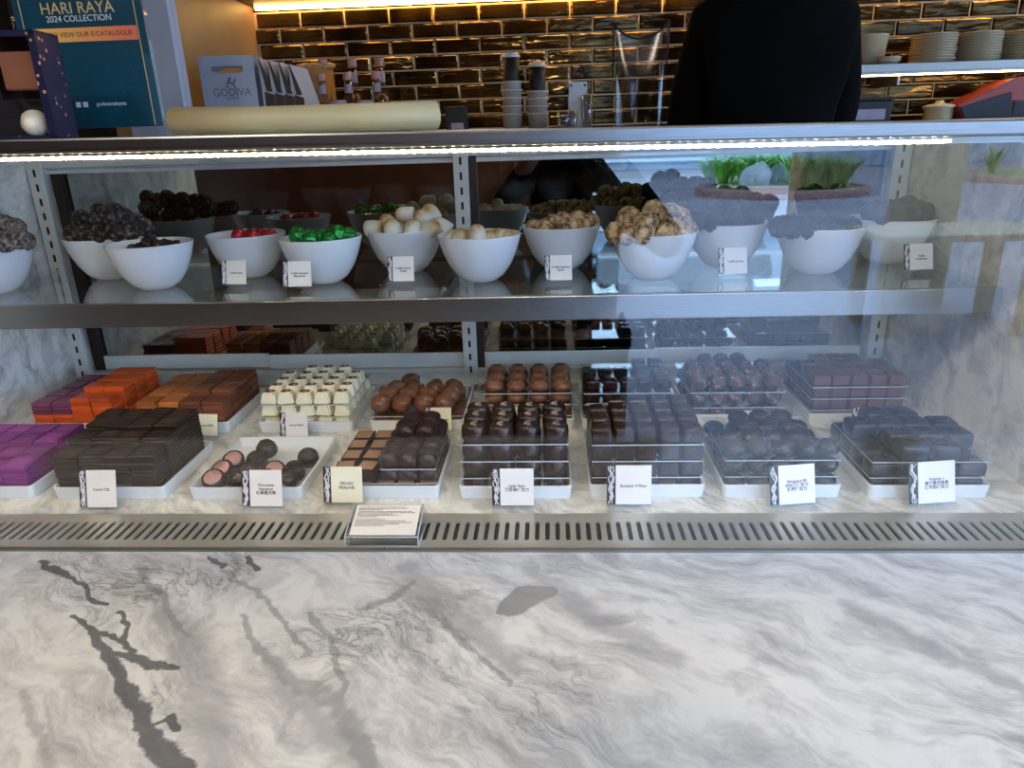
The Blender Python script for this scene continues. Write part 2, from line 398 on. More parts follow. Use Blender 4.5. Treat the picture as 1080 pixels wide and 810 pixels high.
def wob(x, y):
    a = noise.noise_vector(Vector((x*16, y*16, 1))); b_ = noise.noise_vector(Vector((x*55, y*55, 4))); c_ = noise.noise_vector(Vector((x*160, y*160, 9)))
    return x+.010*a.x+.0045*b_.x+.0018*c_.x, y+.010*a.y+.0045*b_.y+.0018*c_.y
P0 = P; P = np.array([wob(x, y) for x, y in P0])
dark = [[(78, 648, 2), (92, 662, 4), (108, 684, 7), (122, 706, 12), (138, 734, 15), (152, 762, 18), (168, 786, 22), (190, 815, 26)],
        [(118, 690, 4), (140, 697, 9), (162, 702, 11), (186, 706, 8)], [(92, 662, 3), (118, 672, 4), (132, 680, 5)], [(126, 648, 5), (132, 660, 6), (128, 678, 5), (138, 690, 4)],
        [(40, 592, 2), (55, 601, 6), (75, 612, 3), (100, 628, 3), (118, 636, 2)], [(165, 765, 4), (185, 755, 6), (192, 770, 4)], [(225, 588, 3), (240, 596, 4)], [(258, 588, 5), (272, 600, 6)]]
grey = [[(150, 600, 10), (170, 630, 6), (200, 672, 4)], [(255, 652, 4), (262, 680, 7), (292, 702, 12), (325, 722, 20), (352, 742, 22), (372, 775, 22), (386, 815, 22)],
        [(352, 742, 8), (365, 720, 6), (350, 690, 4), (330, 650, 3)], [(240, 600, 4), (270, 625, 4), (300, 655, 5), (320, 690, 4)], [(395, 640, 12), (415, 632, 8), (440, 612, 4)],
        [(450, 640, 4), (480, 665, 8), (505, 690, 6), (540, 720, 3)]]
soft = [[(165, 645, 18), (198, 668, 30), (212, 705, 34), (220, 750, 34), (226, 815, 34)], [(560, 600, 14), (640, 660, 30), (720, 700, 20)], [(430, 600, 20), (470, 640, 30), (540, 700, 20)], [(900, 640, 18), (1000, 690, 24), (1080, 730, 20)], [(20, 730, 4), (45, 780, 10), (50, 815, 12)], [(280, 700, 12), (350, 780, 30), (380, 815, 40)]]
blob = [[(540, 640, 24), (556, 628, 28), (578, 624, 16)], [(528, 645, 8), (545, 640, 18)]]
for nm, ls in (('vein_dark', dark), ('vein_grey', grey), ('vein_soft', soft), ('vein_blob', blob)):
    me.attributes.new(nm, 'FLOAT', 'POINT').data.foreach_set('value', seg_field(P0 if nm == 'vein_blob' else P, ls))
net = seg_field(P, [[(60, 598, 60), (150, 620, 110), (300, 600, 160), (460, 600, 120)], [(100, 620, 50), (170, 690, 110)], [(330, 640, 80), (520, 700, 120), (620, 760, 80)]])
me.attributes.new('vein_net', 'FLOAT', 'POINT').data.foreach_set('value', np.clip(net*1.1, 0, .75))
o = bpy.data.objects.new('countertop', me); COL.objects.link(o); o.parent = ctr
MB().box(-1.58, 1.58, -.17, .2, .02, -FLZ-.03, .004).obj('front_panel', M_dark, ctr)
# ------------------------------------------------------------------ display case
LX, RX, MY = -1.168, .757, 1.62
case = empty('display_case', (0, 1.25, 0), 'long glass chilled display case of chocolates with marble ends on the counter', 'display case')
def cp(name, mb, mats):
    o = mb.obj(name, mats, case); o.data.transform(Matrix.Translation((0, -1.25, 0))); return o
cp('base_slab', MB().box(LX-.03, RX+.03, .905, 1.72, -.03, -.012).box(LX, RX, .982, 1.545, -.012, 0.), M_marble)
cp('base_plinth', MB().box(LX-.03, RX+.03, .93, 1.72, FLZ, -.031), M_dark)
cp('side_panel', MB().box(LX-.03, LX, .882, 1.72, -.03, .545, .001), M_marble)
cp('side_panel', MB().box(RX, RX+.03, .882, 1.72, -.03, .535, .001), M_marble)
# drain grilles: plates with long round-ended slots, over a dark channel
def grille(x0, x1, y0, y1, sy0, sy1, pitch, sw, z=.0015):
    mb = MB(); n = max(1, round((x1-x0)/pitch)); p = (x1-x0)/n; r = sw/2
    mb.box(x0, x1, y0, sy0-.006, z-.0035, z); mb.box(x0, x1, sy1+.006, y1, z-.0035, z)
    for i in range(n):
        a0 = x0+i*p; cx = a0+p/2; b = bmesh.new(); inner, outer = [], []
        A = [(cx+r*math.cos(t), sy1-r+r*math.sin(t)) for t in [math.pi*k/4 for k in range(5)]]+[(cx-r*math.cos(t), sy0+r-r*math.sin(t)) for t in [math.pi*k/4 for k in range(5)]]
        O = [(a0+p, sy1-r), (a0+p, sy1+.006), (cx, sy1+.006), (a0, sy1+.006), (a0, sy1-r), (a0, sy0+r), (a0, sy0-.006), (cx, sy0-.006), (a0+p, sy0-.006), (a0+p, sy0+r)]
        vi = [b.verts.new((*q, z)) for q in A]; vo = [b.verts.new((*q, z)) for q in O]; vl = [b.verts.new((*q, z-.003)) for q in A]
        for k in range(10):
            m = (k+1) % 10; b.faces.new((vi[k], vo[k], vo[m], vi[m])); b.faces.new((vi[k], vi[m], vl[m], vl[k]))
        mb.add(b, None, 0)
    return mb
dg = grille(LX, -.2475, .884, .981, .903, .956, .0152, .0068)
cp('drain_grille', dg, M_plate)
cp('drain_grille', grille(-.2455, RX, .884, .981, .903, .956, .0152, .0068), M_plate)
cp('drain_channel', MB().box(LX, RX, .884, .981, -.0115, -.009), M_slot)
cp('air_grille', grille(LX, RX, 1.546, 1.606, 1.556, 1.594, .016, .007), M_plate)
# slotted uprights
def upright(x0, x1):
    mb = MB(); mb.box(x0, x1, 1.595, 1.612, 0, .535, .001)
    c = (x0+x1)/2
    for i in range(16): mb.box(c-.0026, c+.0026, 1.594, 1.5955, .03+i*.0315, .046+i*.0315, mi=1)
    return mb
for x0, x1 in ((LX+.003, LX+.038), (-.209, -.177), (.717, .753)): cp('upright', upright(x0, x1), [M_pale, M_slot])
# smoked mirror sliding doors with aluminium bars
def mdoor(x0, x1, y, seal=None):
    t = cp('mirror_door', MB().box(x0, x1, y, y+.006, .07, .53), M_mirror)
    for nm, bx in (('door_rail', (x0, x1, y-.006, y+.008, .040, .074)),):
        mb = MB().box(*bx, .0015); o = mb.obj(nm, M_pale, t); o.data.transform(Matrix.Translation((0, -1.25, 0)))
    if seal: 
        o = MB().box(seal[0], seal[1], y-.012, y+.008, .04, .53).obj('door_seal', M_black, t); o.data.transform(Matrix.Translation((0, -1.25, 0)))
mdoor(LX+.04, -.672, 1.632, (LX+.038, LX+.062)); mdoor(-.685, -.21, 1.618)
mdoor(-.178, .238, 1.618, (-.177, -.160)); mdoor(.232, .716, 1.632, (.232, .2355))
cp('door_track', MB().box(LX, RX, 1.606, 1.66, .0, .030, .001).box(LX, RX, 1.600, 1.612, .030, .0385, .001), M_pale)
cp('top_track', MB().box(LX, RX, 1.612, 1.66, .507, .540, .001).box(LX, RX, 1.600, 1.606, .52, .54, .001), M_pale)
# glass shelf on its brushed steel front rail
SZ = .297
cp('shelf_glass', MB().box(LX+.004, -.2035, 1.212, 1.59, SZ-.006, SZ, .0008), M_shelfg)
cp('shelf_glass', MB().box(-.2, RX-.004, 1.212, 1.59, SZ-.006, SZ, .0008), M_shelfg)
cp('shelf_rail', MB().box(LX+.002, RX-.012, 1.198, 1.211, SZ-.042, SZ+.001, .0015, seg=2), M_steel)
for x in (LX+.02, -.193, .735): cp('shelf_bracket', MB().box(x-.002, x+.002, 1.212, 1.594, SZ-.03, SZ-.0065), M_alum)
# glass and the top rail with its light strip (the rail drops slightly to the right)
tilt = R(.6)
cp('front_glass', MB().box(LX-.02, RX+.03, .8765, .8825, .0016, .548), M_glass)
cp('glass_channel', MB().box(LX-.02, RX+.03, .873, .8760, .0, .004), M_alum)
TM = Matrix.Translation((-.2, 0, .55)) @ Matrix.Rotation(tilt, 4, 'Y')
cp('top_rail', MB().box(-1.4, 1.4, .873, .94, .0, .0185, .003, M=TM, seg=2).box(-1.4, 1.4, .8715, .8735, .006, .0075, M=TM), M_steel)
cp('top_glass', MB().box(-.97, .96, .941, 1.67, .008, .016, M=TM), M_shelfg)
g = N('led_strip'); g.t.nodes.remove(g.b); v = g.coord('Object', (1, 1, 1)); wv = g.n('ShaderNodeTexWave'); wv.inputs['Scale'].default_value = 26; g.l(v, wv.inputs[0])
e = g.n('ShaderNodeEmission'); e.inputs[0].default_value = (*lin((255, 236, 190)), 1); LED = g.ramp(wv.outputs['Fac'], [(.55, (.05, .05, .05)), (.75, (1, 1, 1))])
sc_ = g.n('ShaderNodeMath'); sc_.operation = 'MULTIPLY'; g.l(LED, sc_.inputs[0]); sc_.inputs[1].default_value = 140.
g.l(sc_.outputs[0], e.inputs[1]); g.l(e.outputs[0], g.out.inputs[0]); M_led = g.m
cp('led_strip', MB().box(-.955, .66, .886, .8905, -.006, -.003, M=TM).box(.79, .95, .886, .8905, -.006, -.003, M=TM), M_led)
cp('led_holder_baffle', MB().box(-.965, .955, .8835, .905, -.003, -.0001, M=TM).box(-.965, .955,   .892, .8935, -.0075, -.003, M=TM), M_alum)  # holder plate, plus a rear lip added to keep strip light off the bowls
# ------------------------------------------------------------------ bowls of truffles on the glass shelf
bowl_prof = [(0, 0), (.028, 0), (.032, .0015), (.046, .012), (.060, .032), (.070, .055), (.0765, .076), (.079, .086), (.0795, .0875), (.078, .0885), (.0765, .0875), (.074, .076), (.0672, .055), (.0572, .034), (.043, .016), (.028, .0065), (0, .005)]
bowl_me = MB().lathe(bowl_prof, 56).mesh('bowl', M_bowl)
BO = {}
def bowl(n, px, Y, lab, z=SZ, sc=1.):
    x = at_y(px, 285, Y).x
    o = bpy.data.objects.new('bowl', bowl_me); COL.objects.link(o); o.location = (x, Y, z); o.scale = (sc,)*3; o.rotation_euler.z = n
    tag(o, lab, 'bowl', 'white bowls on the glass shelf'); BO[n] = o; return o
BS = [(1, -8, 1.335, 'white bowl against the left marble end, holding coconut dusted truffles'),
      (2, 118, 1.465, 'white bowl heaped with dark truffles streaked in white, behind the nearly empty bowl'),
      (3, 163, 1.345, 'nearly empty white bowl with a few dark pieces inside'),
      (4, 265, 1.455, 'white bowl holding red foil sweets, left of the green ones'),
      (5, 342, 1.375, 'white bowl holding green foil sweets'),
      (6, 430, 1.475, 'white bowl heaped with cream and tan domed chocolates'),
      (7, 507, 1.36, 'white bowl with one cream dome standing above the rim'),
      (8, 592, 1.47, 'white bowl of small nut truffles behind the card, level filled'),
      (9, 688, 1.345, 'white bowl heaped with large nut crumb truffles'),
      (10, 763, 1.46, 'white bowl piled high with very dark truffles'),
      (11, 860, 1.37, 'white bowl of dark truffles with a chocolate stick lying on top'),
      (12, 933, 1.465, 'white bowl of cocoa brown truffles at the right end of shelf')]
for a in BS: bowl(*a)
M_coco = speck('coconut_dark', (28, 21, 19), (140, 132, 126), 170, (.50, .70), .85, .7, .002)
M_coco2 = speck('coconut_grey', (52, 42, 38), (160, 150, 142), 200, (.42, .66), .9, .7, .002)
M_nut = speck('nut_crumb', (88, 62, 40), (206, 172, 128), 130, (.36, .56), .8, .9, .003, (226, 200, 160))
M_cocoa = pbr('cocoa_dust', (76, 46, 32), .95, vary=.25, nscale=60, bump=.5, bscale=180)
M_flake = pbr('dark_flakes', (42, 28, 27), .75, vary=.35, nscale=90, bump=1., bscale=130, bdist=.004)
M_dchoc = pbr('dark_chocolate', (43, 26, 21), .27, spec=.5, vary=.12, bump=.08, bscale=90)
M_mchoc = pbr('milk_chocolate', (118, 74, 50), .27, spec=.5, vary=.1, bump=.08, bscale=90)
M_redf = pbr('red_foil', (205, 58, 72), .25, .55, vary=.2, bump=.8, bscale=70, bdist=.003)
M_grnf = pbr('green_foil', (30, 140, 62), .22, .6, vary=.25, bump=.9, bscale=60, bdist=.003)
g = N('cream_dome'); v = g.coord('Generated'); sx_ = g.n('ShaderNodeSeparateXYZ'); g.l(v, sx_.inputs[0])
nz = g.noise(g.coord(), 40, 4)
f = g.math('ADD', sx_.outputs[2], g.math('MULTIPLY', g.math('SUBTRACT', nz, .5), .55))
g.l(g.ramp(f, [(.55, lin((228, 220, 200))), (.86, lin((214, 184, 138))), (1., lin((178, 128, 76)))]), g.b.inputs['Base Color']); g.b.inputs['Roughness'].default_value = .4; M_cream = g.m
TR = {}
def protomesh(name, mats, fn, n):
    TR[name] = [fn(i).mesh(name, mats) for i in range(n)]
protomesh('coconut', M_coco, lambda i: MB().blob(.0195, 3, .10, 3.2, i+1, octv=2, sc=(1, 1, .92)), 3)
protomesh('coconutpale', M_coco2, lambda i: MB().blob(.0195, 3, .08, 3.2, i+9, octv=2), 2)
protomesh('nut', M_nut, lambda i: MB().blob(.0205, 4, .14, 7, i+21, octv=2), 3)
protomesh('flake', M_flake, lambda i: MB().blob(.0195, 4, .22, 6, i+31, octv=2), 3)
protomesh('cocoa', M_cocoa, lambda i: MB().blob(.020, 3, .13, 2.6, i+41, octv=2), 2)
protomesh('red', M_redf, lambda i: MB().blob(.0165, 3, .12, 3.5, i+51, octv=2), 2)
protomesh('green', M_grnf, lambda i: MB().blob(.0185, 4, .13, 4.5, i+61, octv=2), 2)
protomesh('bit', M_dchoc, lambda i: MB().blob(.011, 3, .4, 2.2, i+71, octv=2, sc=(1.2, .9, .8)), 2)
dome_prof = [(0, 0), (.0155, 0), (.017, .002), (.0172, .012), (.0165, .022), (.0145, .030), (.0105, .0355), (.005, .0385), (0, .039)]
protomesh('dome', M_cream, lambda i: MB().lathe([(r*(1+.02*i), z-.0195) for r, z in dome_prof], 28), 2)
PLACE_H = ['at the far left', 'left of middle', 'in the middle', 'right of middle', 'at the far right']
def truffles(n, kind, name, cat, colour, grp, pts, rot=None):
    """pts: (px, py, offset in depth from the bowl's middle, scale)"""
    b = BO[n].location; seen = {}
    order = sorted(pts, key=lambda p: p[0])
    for i, p in enumerate(pts):
        px, py, dy = p[:3]; s = p[3] if len(p) > 3 else 1.
        P_ = at_y(px, py, b.y+dy); me = TR[kind][i % len(TR[kind])]
        o = bpy.data.objects.new(name, me); COL.objects.link(o); o.location = P_; o.scale = (s,)*3
        o.rotation_euler = (random.uniform(0, 6), random.uniform(0, 6), random.uniform(0, 6)) if rot is None else rot[i]
        lay = 'on the heap' if P_.z > b.z+.115 else ('at rim height' if P_.z > b.z+.082 else 'below the rim')
        dep = 'front' if dy < -.02 else ('rear' if dy > .02 else 'middle')
        tag(o, '%s, %s from left in bowl, %s, %s' % (colour, NTH[order.index(p)] if order.index(p) < 12 else 'last', lay, dep), cat, grp)
def Z(pts, ox, oy, k=3.857): return [(ox+p[0]/k, oy+p[1]/k, *p[2:]) for p in pts]
truffles(2, 'coconut', 'truffle', 'truffle', 'dark truffle streaked white', 'white streaked truffles in the bowl at left',
  Z([(300, 412, -.045), (350, 408, -.058), (405, 412, -.062), (468, 405, -.062), (530, 398, -.055), (590, 385, -.04), (330, 350, -.012), (392, 372, -.03), (445, 345, -.02), (512, 345, -.01), (572, 372, .012), (405, 325, .022), (470, 322, .02), (340, 400, .03), (440, 395, .04), (540, 385, .045)], 0, 140))
truffles(1, 'coconutpale', 'truffle', 'truffle', 'coconut dusted truffle in leftmost bowl', 'coconut dusted truffles at the left end',
  Z([(20, 445, -.05), (78, 432, -.035), (-30, 440, -.05), (62, 388, -.005), (15, 372, -.01), (-35, 390, -.01), (100, 440, .01), (-80, 430, -.02), (30, 410, .04), (-20, 360, .02)], 0, 140))
truffles(3, 'bit', 'chocolate_piece', 'chocolate', 'small dark broken piece', 'dark pieces in the nearly empty bowl',
  Z([(535, 472, -.02), (600, 462, .0, 1.3), (625, 458, .012, 1.2), (680, 456, .01, 1.2), (715, 458, .02), (570, 470, -.012), (650, 468, -.012, 1.2), (690, 470, -.01)], 0, 140))
truffles(4, 'red', 'foil_sweet', 'sweet', 'red foil sweet', 'red foil sweets', Z([(55, 342, .02), (18, 345, .015), (-30, 345, .02), (95, 346, .01), (30, 352, -.03)], 260, 160))
truffles(5, 'green', 'foil_sweet', 'sweet', 'green foil sweet', 'green foil sweets', Z([(212, 343, -.005), (372, 336, .005), (300, 350, .0), (263, 357, -.02, .8), (335, 356, -.02, .8), (412, 346, .012), (250, 350, .03), (330, 350, .035)], 260, 160))
r_ = lambda a, b=0: (a, b, random.uniform(0, 6))
truffles(6, 'dome', 'domed_chocolate', 'chocolate', 'cream dome with toasted top', 'cream domes heaped in the bowl',
  Z([(525, 312, -.03), (592, 312, -.05), (676, 314, -.05), (752, 312, -.04), (792, 303, -.02), (575, 290, .0), (642, 257, .0), (716, 272, -.01), (748, 248, .012), (560, 315, .03), (650, 305, .03), (730, 305, .035), (680, 280, .03)], 260, 160),
  [r_(1.5), r_(.3), r_(.1), r_(.9, .6), r_(.6, .8), r_(.4, -.6), r_(1.5, .2), r_(.5, .7), r_(.3, .8), r_(.4), r_(.9), r_(.8), r_(.2)])
truffles(7, 'dome', 'domed_chocolate', 'chocolate', 'cream dome in the emptier bowl', 'cream domes in the emptier bowl',
  Z([(938, 337, -.02), (868, 352, .0), (1030, 352, .005), (988, 362, .0), (1062, 356, .0), (840, 356, .01), (905, 356, .03), (960, 356, .035), (1005, 354, .03)], 260, 160), [r_(0), r_(.4, .3), r_(.5), r_(.3), r_(.7), r_(.5), r_(.4), r_(.3), r_(.6)])
truffles(8, 'nut', 'truffle', 'truffle', 'nut truffle in level filled bowl', 'nut truffles in the level filled bowl',
  Z([(205, 318, -.045, .95), (242, 300, -.015), (305, 310, -.05), (360, 300, -.03), (395, 292, -.01), (285, 285, .01), (345, 280, .015), (170, 318, -.01), (215, 312, .03), (300, 300, .05), (380, 295, .045)], 520, 160))
truffles(9, 'nut', 'truffle', 'truffle', 'large nut crumb truffle', 'large nut truffles heaped in the bowl',
  Z([(500, 330, -.02), (555, 338, -.045), (612, 335, -.06), (700, 338, -.055), (762, 328, -.04), (552, 272, -.012, 1.08), (622, 295, -.04, 1.15), (655, 243, .015, 1.05), (722, 262, -.005, 1.1), (758, 275, .0, 1.05), (560, 318, .03), (640, 310, .045), (720, 310, .045), (790, 325, .0), (690, 290, .01)], 520, 160))
truffles(10, 'flake', 'truffle', 'truffle', 'very dark flaked truffle', 'very dark truffles piled high',
  Z([(735, 285, -.02), (790, 290, -.045), (830, 280, -.055), (890, 285, -.055), (950, 290, -.05), (1000, 296, -.04), (1040, 292, -.02), (725, 205, .0), (800, 200, -.02, 1.1), (765, 155, .015, 1.1), (840, 150, .0, 1.1), (830, 255, -.05, 1.1), (890, 210, -.02), (945, 215, -.01), (995, 215, .0), (770, 240, -.03), (900, 255, -.04), (960, 255, -.03), (1010, 175, .02, .9), (1060, 285, .01), (880, 180, .02), (940, 178, .02)], 520, 160))
truffles(11, 'flake', 'truffle', 'truffle', 'dark truffle by chocolate stick', 'dark truffles below the chocolate stick',
  Z([(85, 382, -.03), (140, 385, -.045), (205, 385, -.055), (270, 392, -.055), (335, 392, -.045), (225, 358, -.01, 1.1), (180, 372, .0), (300, 375, .0), (370, 385, .0), (130, 372, .03), (240, 370, .045), (320, 372, .045)], 800, 140))
p0, p1 = at_y(800+268/3.857, 140+352/3.857, 1.35), at_y(800+398/3.857, 140+392/3.857, 1.34)
d_ = p1-p0
o = MB().box(-d_.length/2, d_.length/2, -.006, .006, -.006, .006, .0015).obj('chocolate_stick', M_dchoc, None, (p0+p1)/2); o.rotation_euler = (0, math.asin(-d_.z/d_.length), math.atan2(d_.y, d_.x))
tag(o, 'dark chocolate stick lying across the truffles in a right hand bowl', 'chocolate')
truffles(12, 'cocoa', 'truffle', 'truffle', 'rough cocoa brown truffle', 'cocoa brown truffles in the rightmost bowl',
  Z([(460, 322, -.03), (500, 305, -.02, 1.1), (555, 325, -.05), (605, 298, -.01, 1.05), (650, 318, -.03, 1.05), (675, 325, .0), (510, 335, -.055), (610, 335, -.055), (480, 318, .03), (560, 310, .04), (630, 310, .035)], 800, 140))
# ------------------------------------------------------------------ trays
def tray_mb(w, d, h=.0235):
    mb = MB(); t = .004; fl = .004
    def rr(wx, dy, r, z, n=5):
        out = []
        for sx, sy, a0 in ((1, 1, 0), (-1, 1, 90), (-1, -1, 180), (1, -1, 270)):
            for k in range(n): a = R(a0+90*k/(n-1)); out.append((sx*(wx-r)+r*math.cos(a), sy*(dy-r)+r*math.sin(a), z))
        return out
    w2, d2 = w/2, d/2
    loops = [rr(w2-fl, d2-fl, .006, 0), rr(w2-fl+.001, d2-fl+.001, .007, .001), rr(w2-.0005, d2-.0005, .009, h-.001), rr(w2-.001, d2-.001, .009, h), rr(w2-t, d2-t, .006, h), rr(w2-t-fl*.8, d2-t-fl*.8, .005, .005)]
    b = bmesh.new(); L = [[b.verts.new(p) for p in lp] for lp in loops]; n = len(L[0])
    for a, c in zip(L, L[1:]):
        for i in range(n): b.faces.new((a[i], a[(i+1) % n], c[(i+1) % n], c[i]))
    b.faces.new(L[0][::-1]); b.faces.new(L[-1]); mb.add(b, None, 0, False); return mb
TRAYS = {}
def tray(key, x0, x1, y0, y1, lab, rz=0.):
    o = tray_mb(x1-x0, y1-y0).obj('serving_tray', M_porc, None, ((x0+x1)/2, (y0+y1)/2, 0), rz); tag(o, lab, 'tray', 'white porcelain trays in the case'); TRAYS[key] = o; return o
tray('F1', -1.075, -.882, 1.032, 1.225, 'white tray under the purple squares at front left')
tray('F2', -.845, -.648, 1.028, 1.222, 'white tray under the tall stacks of thin dark brown squares')
tray('F3', -.608, -.414, 1.026, 1.240, 'white tray with loose pink and dark chocolates, mostly empty')
tray('F4', -.372, -.186, 1.029, 1.228, 'white tray under the pecan bars with tan tops')
tray('F5', -.156, .030, 1.027, 1.226, 'white tray under four layers of dark oval chocolates')
tray('F6', .056, .243, 1.031, 1.265, 'white tray under the layered dark square chocolates')
tray('F7', .268, .456, 1.029, 1.235, 'white tray under the glossy dark round chocolates with streaks')
tray('F8', .494, .682, 1.026, 1.235, 'white tray under the dark block chocolates at front right')
tray('B1', -1.088, -.895, 1.312, 1.525, 'white tray under the purple and orange squares at back left')
tray('B2', -.862, -.662, 1.312, 1.525, 'white tray under the gold and brown squares')
tray('B3', -.602, -.404, 1.311, 1.530, 'white tray under the white chocolates with brown tops')
tray('B4', -.372, -.178, 1.313, 1.533, 'white tray under the milk chocolate ovals')
tray('B5', -.145, .043, 1.315, 1.530, 'white tray under the round milk chocolates with swirl tops')
tray('B6', .056, .243, 1.316, 1.530, 'white tray under the small dark cubes in the back row')
tray('B7', .270, .460, 1.330, 1.535, 'white tray under the sparkling sugared truffles')
tray('B8', .505, .693, 1.330, 1.535, 'white tray under the milk brown blocks at back right')
TF = .0052   # inner floor of a tray
def sheet(x0, x1, y0, y1, z, lab):
    mb = MB().box(x0, x1, y0, y1, -.0008, .0008)
    for f in mb.bm.faces:
        f.normal_update()
        if abs(f.normal.z) < .5: f.material_index = 1  # side faces get the painted edge light
    o = mb.obj('acrylic_sheet', [M_acryl, M_edge_light], None, (0, 0, z)); return tag(o, lab, 'acrylic sheet', 'clear sheets between chocolate layers')
SHT = .0016
# --- thin wrapped squares
SQ = .0422
def square(name, mat, matp, TH, emb=True):
    mb = MB().box(-SQ/2, SQ/2, -SQ/2, SQ/2, 0, TH-.0004, .0015, 0)
    if emb:
        for r in (.0125, .0085): mb.tube([(r*1.2*math.cos(a*math.pi/9), r*.85*math.sin(a*math.pi/9), TH-.0004) for a in range(18)], .00035, 4, 1, closed=True)
        mb.tube([(-.006, .0, TH-.0004), (-.002, .003, TH-.0004), (.002, -.002, TH-.0004), (.006, .001, TH-.0004)], .0004, 4, 1)
    return mb.mesh(name, [mat, matp]), TH
def wrap(name, rgb, rough=.35, metal=.15): return pbr(name, rgb, rough, metal, vary=.14, nscale=20, bump=.35, bscale=45, bdist=.001, each=.28)
SQM = {'purple': square('purple', wrap('purple_wrap', (132, 36, 126)), wrap('purple_print', (190, 120, 176)), .0075),
       'plum': square('plum', wrap('plum_wrap', (116, 54, 88)), wrap('plum_print', (150, 90, 120)), .0086, False),
       'orange': square('orange', wrap('orange_wrap', (214, 88, 30)), wrap('orange_print', (226, 120, 60)), .0086, False),
       'gold': square('gold', wrap('gold_wrap', (190, 112, 52)), wrap('gold_print', (210, 140, 80)), .0086, False),
       'brown': square('brown', wrap('brown_wrap', (128, 74, 50)), wrap('brown_print', (150, 100, 70)), .0086, False),
       'dark': square('dark', wrap('dark_wrap', (40, 25, 20), .36), wrap('dark_print', (104, 72, 50), .4), .0066)}
CN = {'purple': 'violet wrapped square', 'plum': 'plum coloured square', 'orange': 'orange wrapped square', 'gold': 'golden wrapped square', 'brown': 'reddish brown square', 'dark': 'thin dark brown square'}
NM = {'purple': 'violet_square', 'plum': 'plum_square', 'orange': 'orange_square', 'gold': 'golden_square', 'brown': 'brown_square', 'dark': 'dark_square'}
def stacks(x0, y0, cols, rows, heights, colour, jit=.0012, pitch=(SQ+.0006, SQ+.0008), base=TF, coff=0, grp=None, skip=None):
    for r in range(rows):
        for c in range(cols):
            h = heights(r, c); zc = base; lx, ly = random.gauss(0, jit*.06), random.gauss(0, jit*.06)
            for l in range(h):
                k = colour(r, c, l, h); me, th = SQM[k]
                if not (skip and skip(r, c, l, h)):
                    o = bpy.data.objects.new(NM[k], me); COL.objects.link(o)
                    o.location = (x0+(c+.5)*pitch[0]+lx*l+max(-.0009, min(.0009, random.gauss(0, jit*.3))), y0+(r+.5)*pitch[1]+ly*l+random.gauss(0, jit*.4), zc)
                    o.rotation_euler.z = random.gauss(0, .010)
                    tag(o, '%s, %s in the %s stack from left, %s row' % (CN[k], nth_top(h-1-l), NTH[c+coff], ORD[r]), 'chocolate', grp or CN[k]+'s')
                zc += th
NTH += ['thirteenth', 'fourteenth', 'fifteenth', 'sixteenth']
stacks(-.835, 1.036, 4, 4, lambda r, c: (11, 13, 14, 14)[r], lambda r, c, l, h: 'dark', .0022, (.0436, .0430), skip=lambda r, c, l, h: 0 < r < 3 and 0 < c < 3 and l < h-3)
stacks(-1.068, 1.042, 4, 4, lambda r, c: (7, 7, 8, 8)[r]-(1 if c == 2 and r == 0 else 0), lambda r, c, l, h: 'purple', .0018, (.0440, .0430), skip=lambda r, c, l, h: 0 < r < 3 and 0 < c < 3 and l < h-2)
stacks(-1.082, 1.320, 2, 4, lambda r, c: (7, 7, 7, 7)[r], lambda r, c, l, h: 'orange' if l < 4 else 'plum', .0016, (.0440, .0488), grp='plum squares over orange ones at the back')
stacks(-1.082+.088, 1.318, 2, 4, lambda r, c: (8, 9, 9, 9)[r], lambda r, c, l, h: 'orange', .0014, (.0440, .0488), coff=2, grp='tall stacks of orange squares')
stacks(-.857, 1.320, 2, 4, lambda r, c: 7, lambda r, c, l, h: 'gold', .0014, (.0465, .0488))
stacks(-.764, 1.318, 2, 4, lambda r, c: (7, 8, 8, 8)[r], lambda r, c, l, h: 'brown', .0014, (.0465, .0488), coff=2)
# --- moulded chocolates
CH = {}
def layer(kind, name, desc, x0, y0, cols, rows, px, py, z, lname, grp, skip=None, jit=.0006, rz=.05, cat='chocolate', zs=1.):
    for r in range(rows):
        for c in range(cols):
            if skip and skip(r, c): continue
            o = bpy.data.objects.new(name, CH[kind]); COL.objects.link(o)
            o.location = (x0+(c+.5)*px+random.gauss(0, jit), y0+(r+.5)*py+random.gauss(0, jit), z); o.rotation_euler.z = random.gauss(0, rz); o.scale.z = zs
            tag(o, '%s, %s layer, %s row, %s from left' % (desc, lname, ORD[r], NTH[c]), cat, grp)
inner = lambda cols, rows: (lambda r, c: 0 < c < cols-1 and 0 < r < rows-1)
# F5 ovals with white squiggle
M_sq = pbr('pale_drizzle', (176, 150, 132), .5)
mb = MB().lathe([(0, 0), (.017, 0), (.0195, .002), (.0205, .009), (.0195, .016), (.017, .0188), (.012, .0196), (0, .0198)], 28, sx=1.0, sy=.93)
for q in range(4): mb.tube([(-.010+.0065*t+random.uniform(-.001, .001), (-.006+.004*q)+.003*math.sin(t*2.2+q), .0197-.002*max(0, abs(-.010+.0065*t)-.008)/.004) for t in range(4)], .00045, 4, 1)
CH['oval'] = mb.mesh('oval', [M_dchoc, M_sq])
zz = TF
for i, nm in enumerate(('bottom', 'lower middle', 'upper middle', 'top')):
    layer('oval', 'oval_chocolate', 'round dark chocolate with pale squiggle', -.151, 1.036, 4, 4, .0440, .0435, zz, nm, 'dark chocolates with a pale squiggle', inner(4, 4) if i < 3 else (lambda r, c: r == 3), zs=1.42)
    zz += .0282
    if i < 3: sheet(-.1515, .0255, 1.036, 1.213, zz+.0008, 'clear acrylic sheet over the %s layer of round squiggle chocolates' % nm)
    zz += SHT
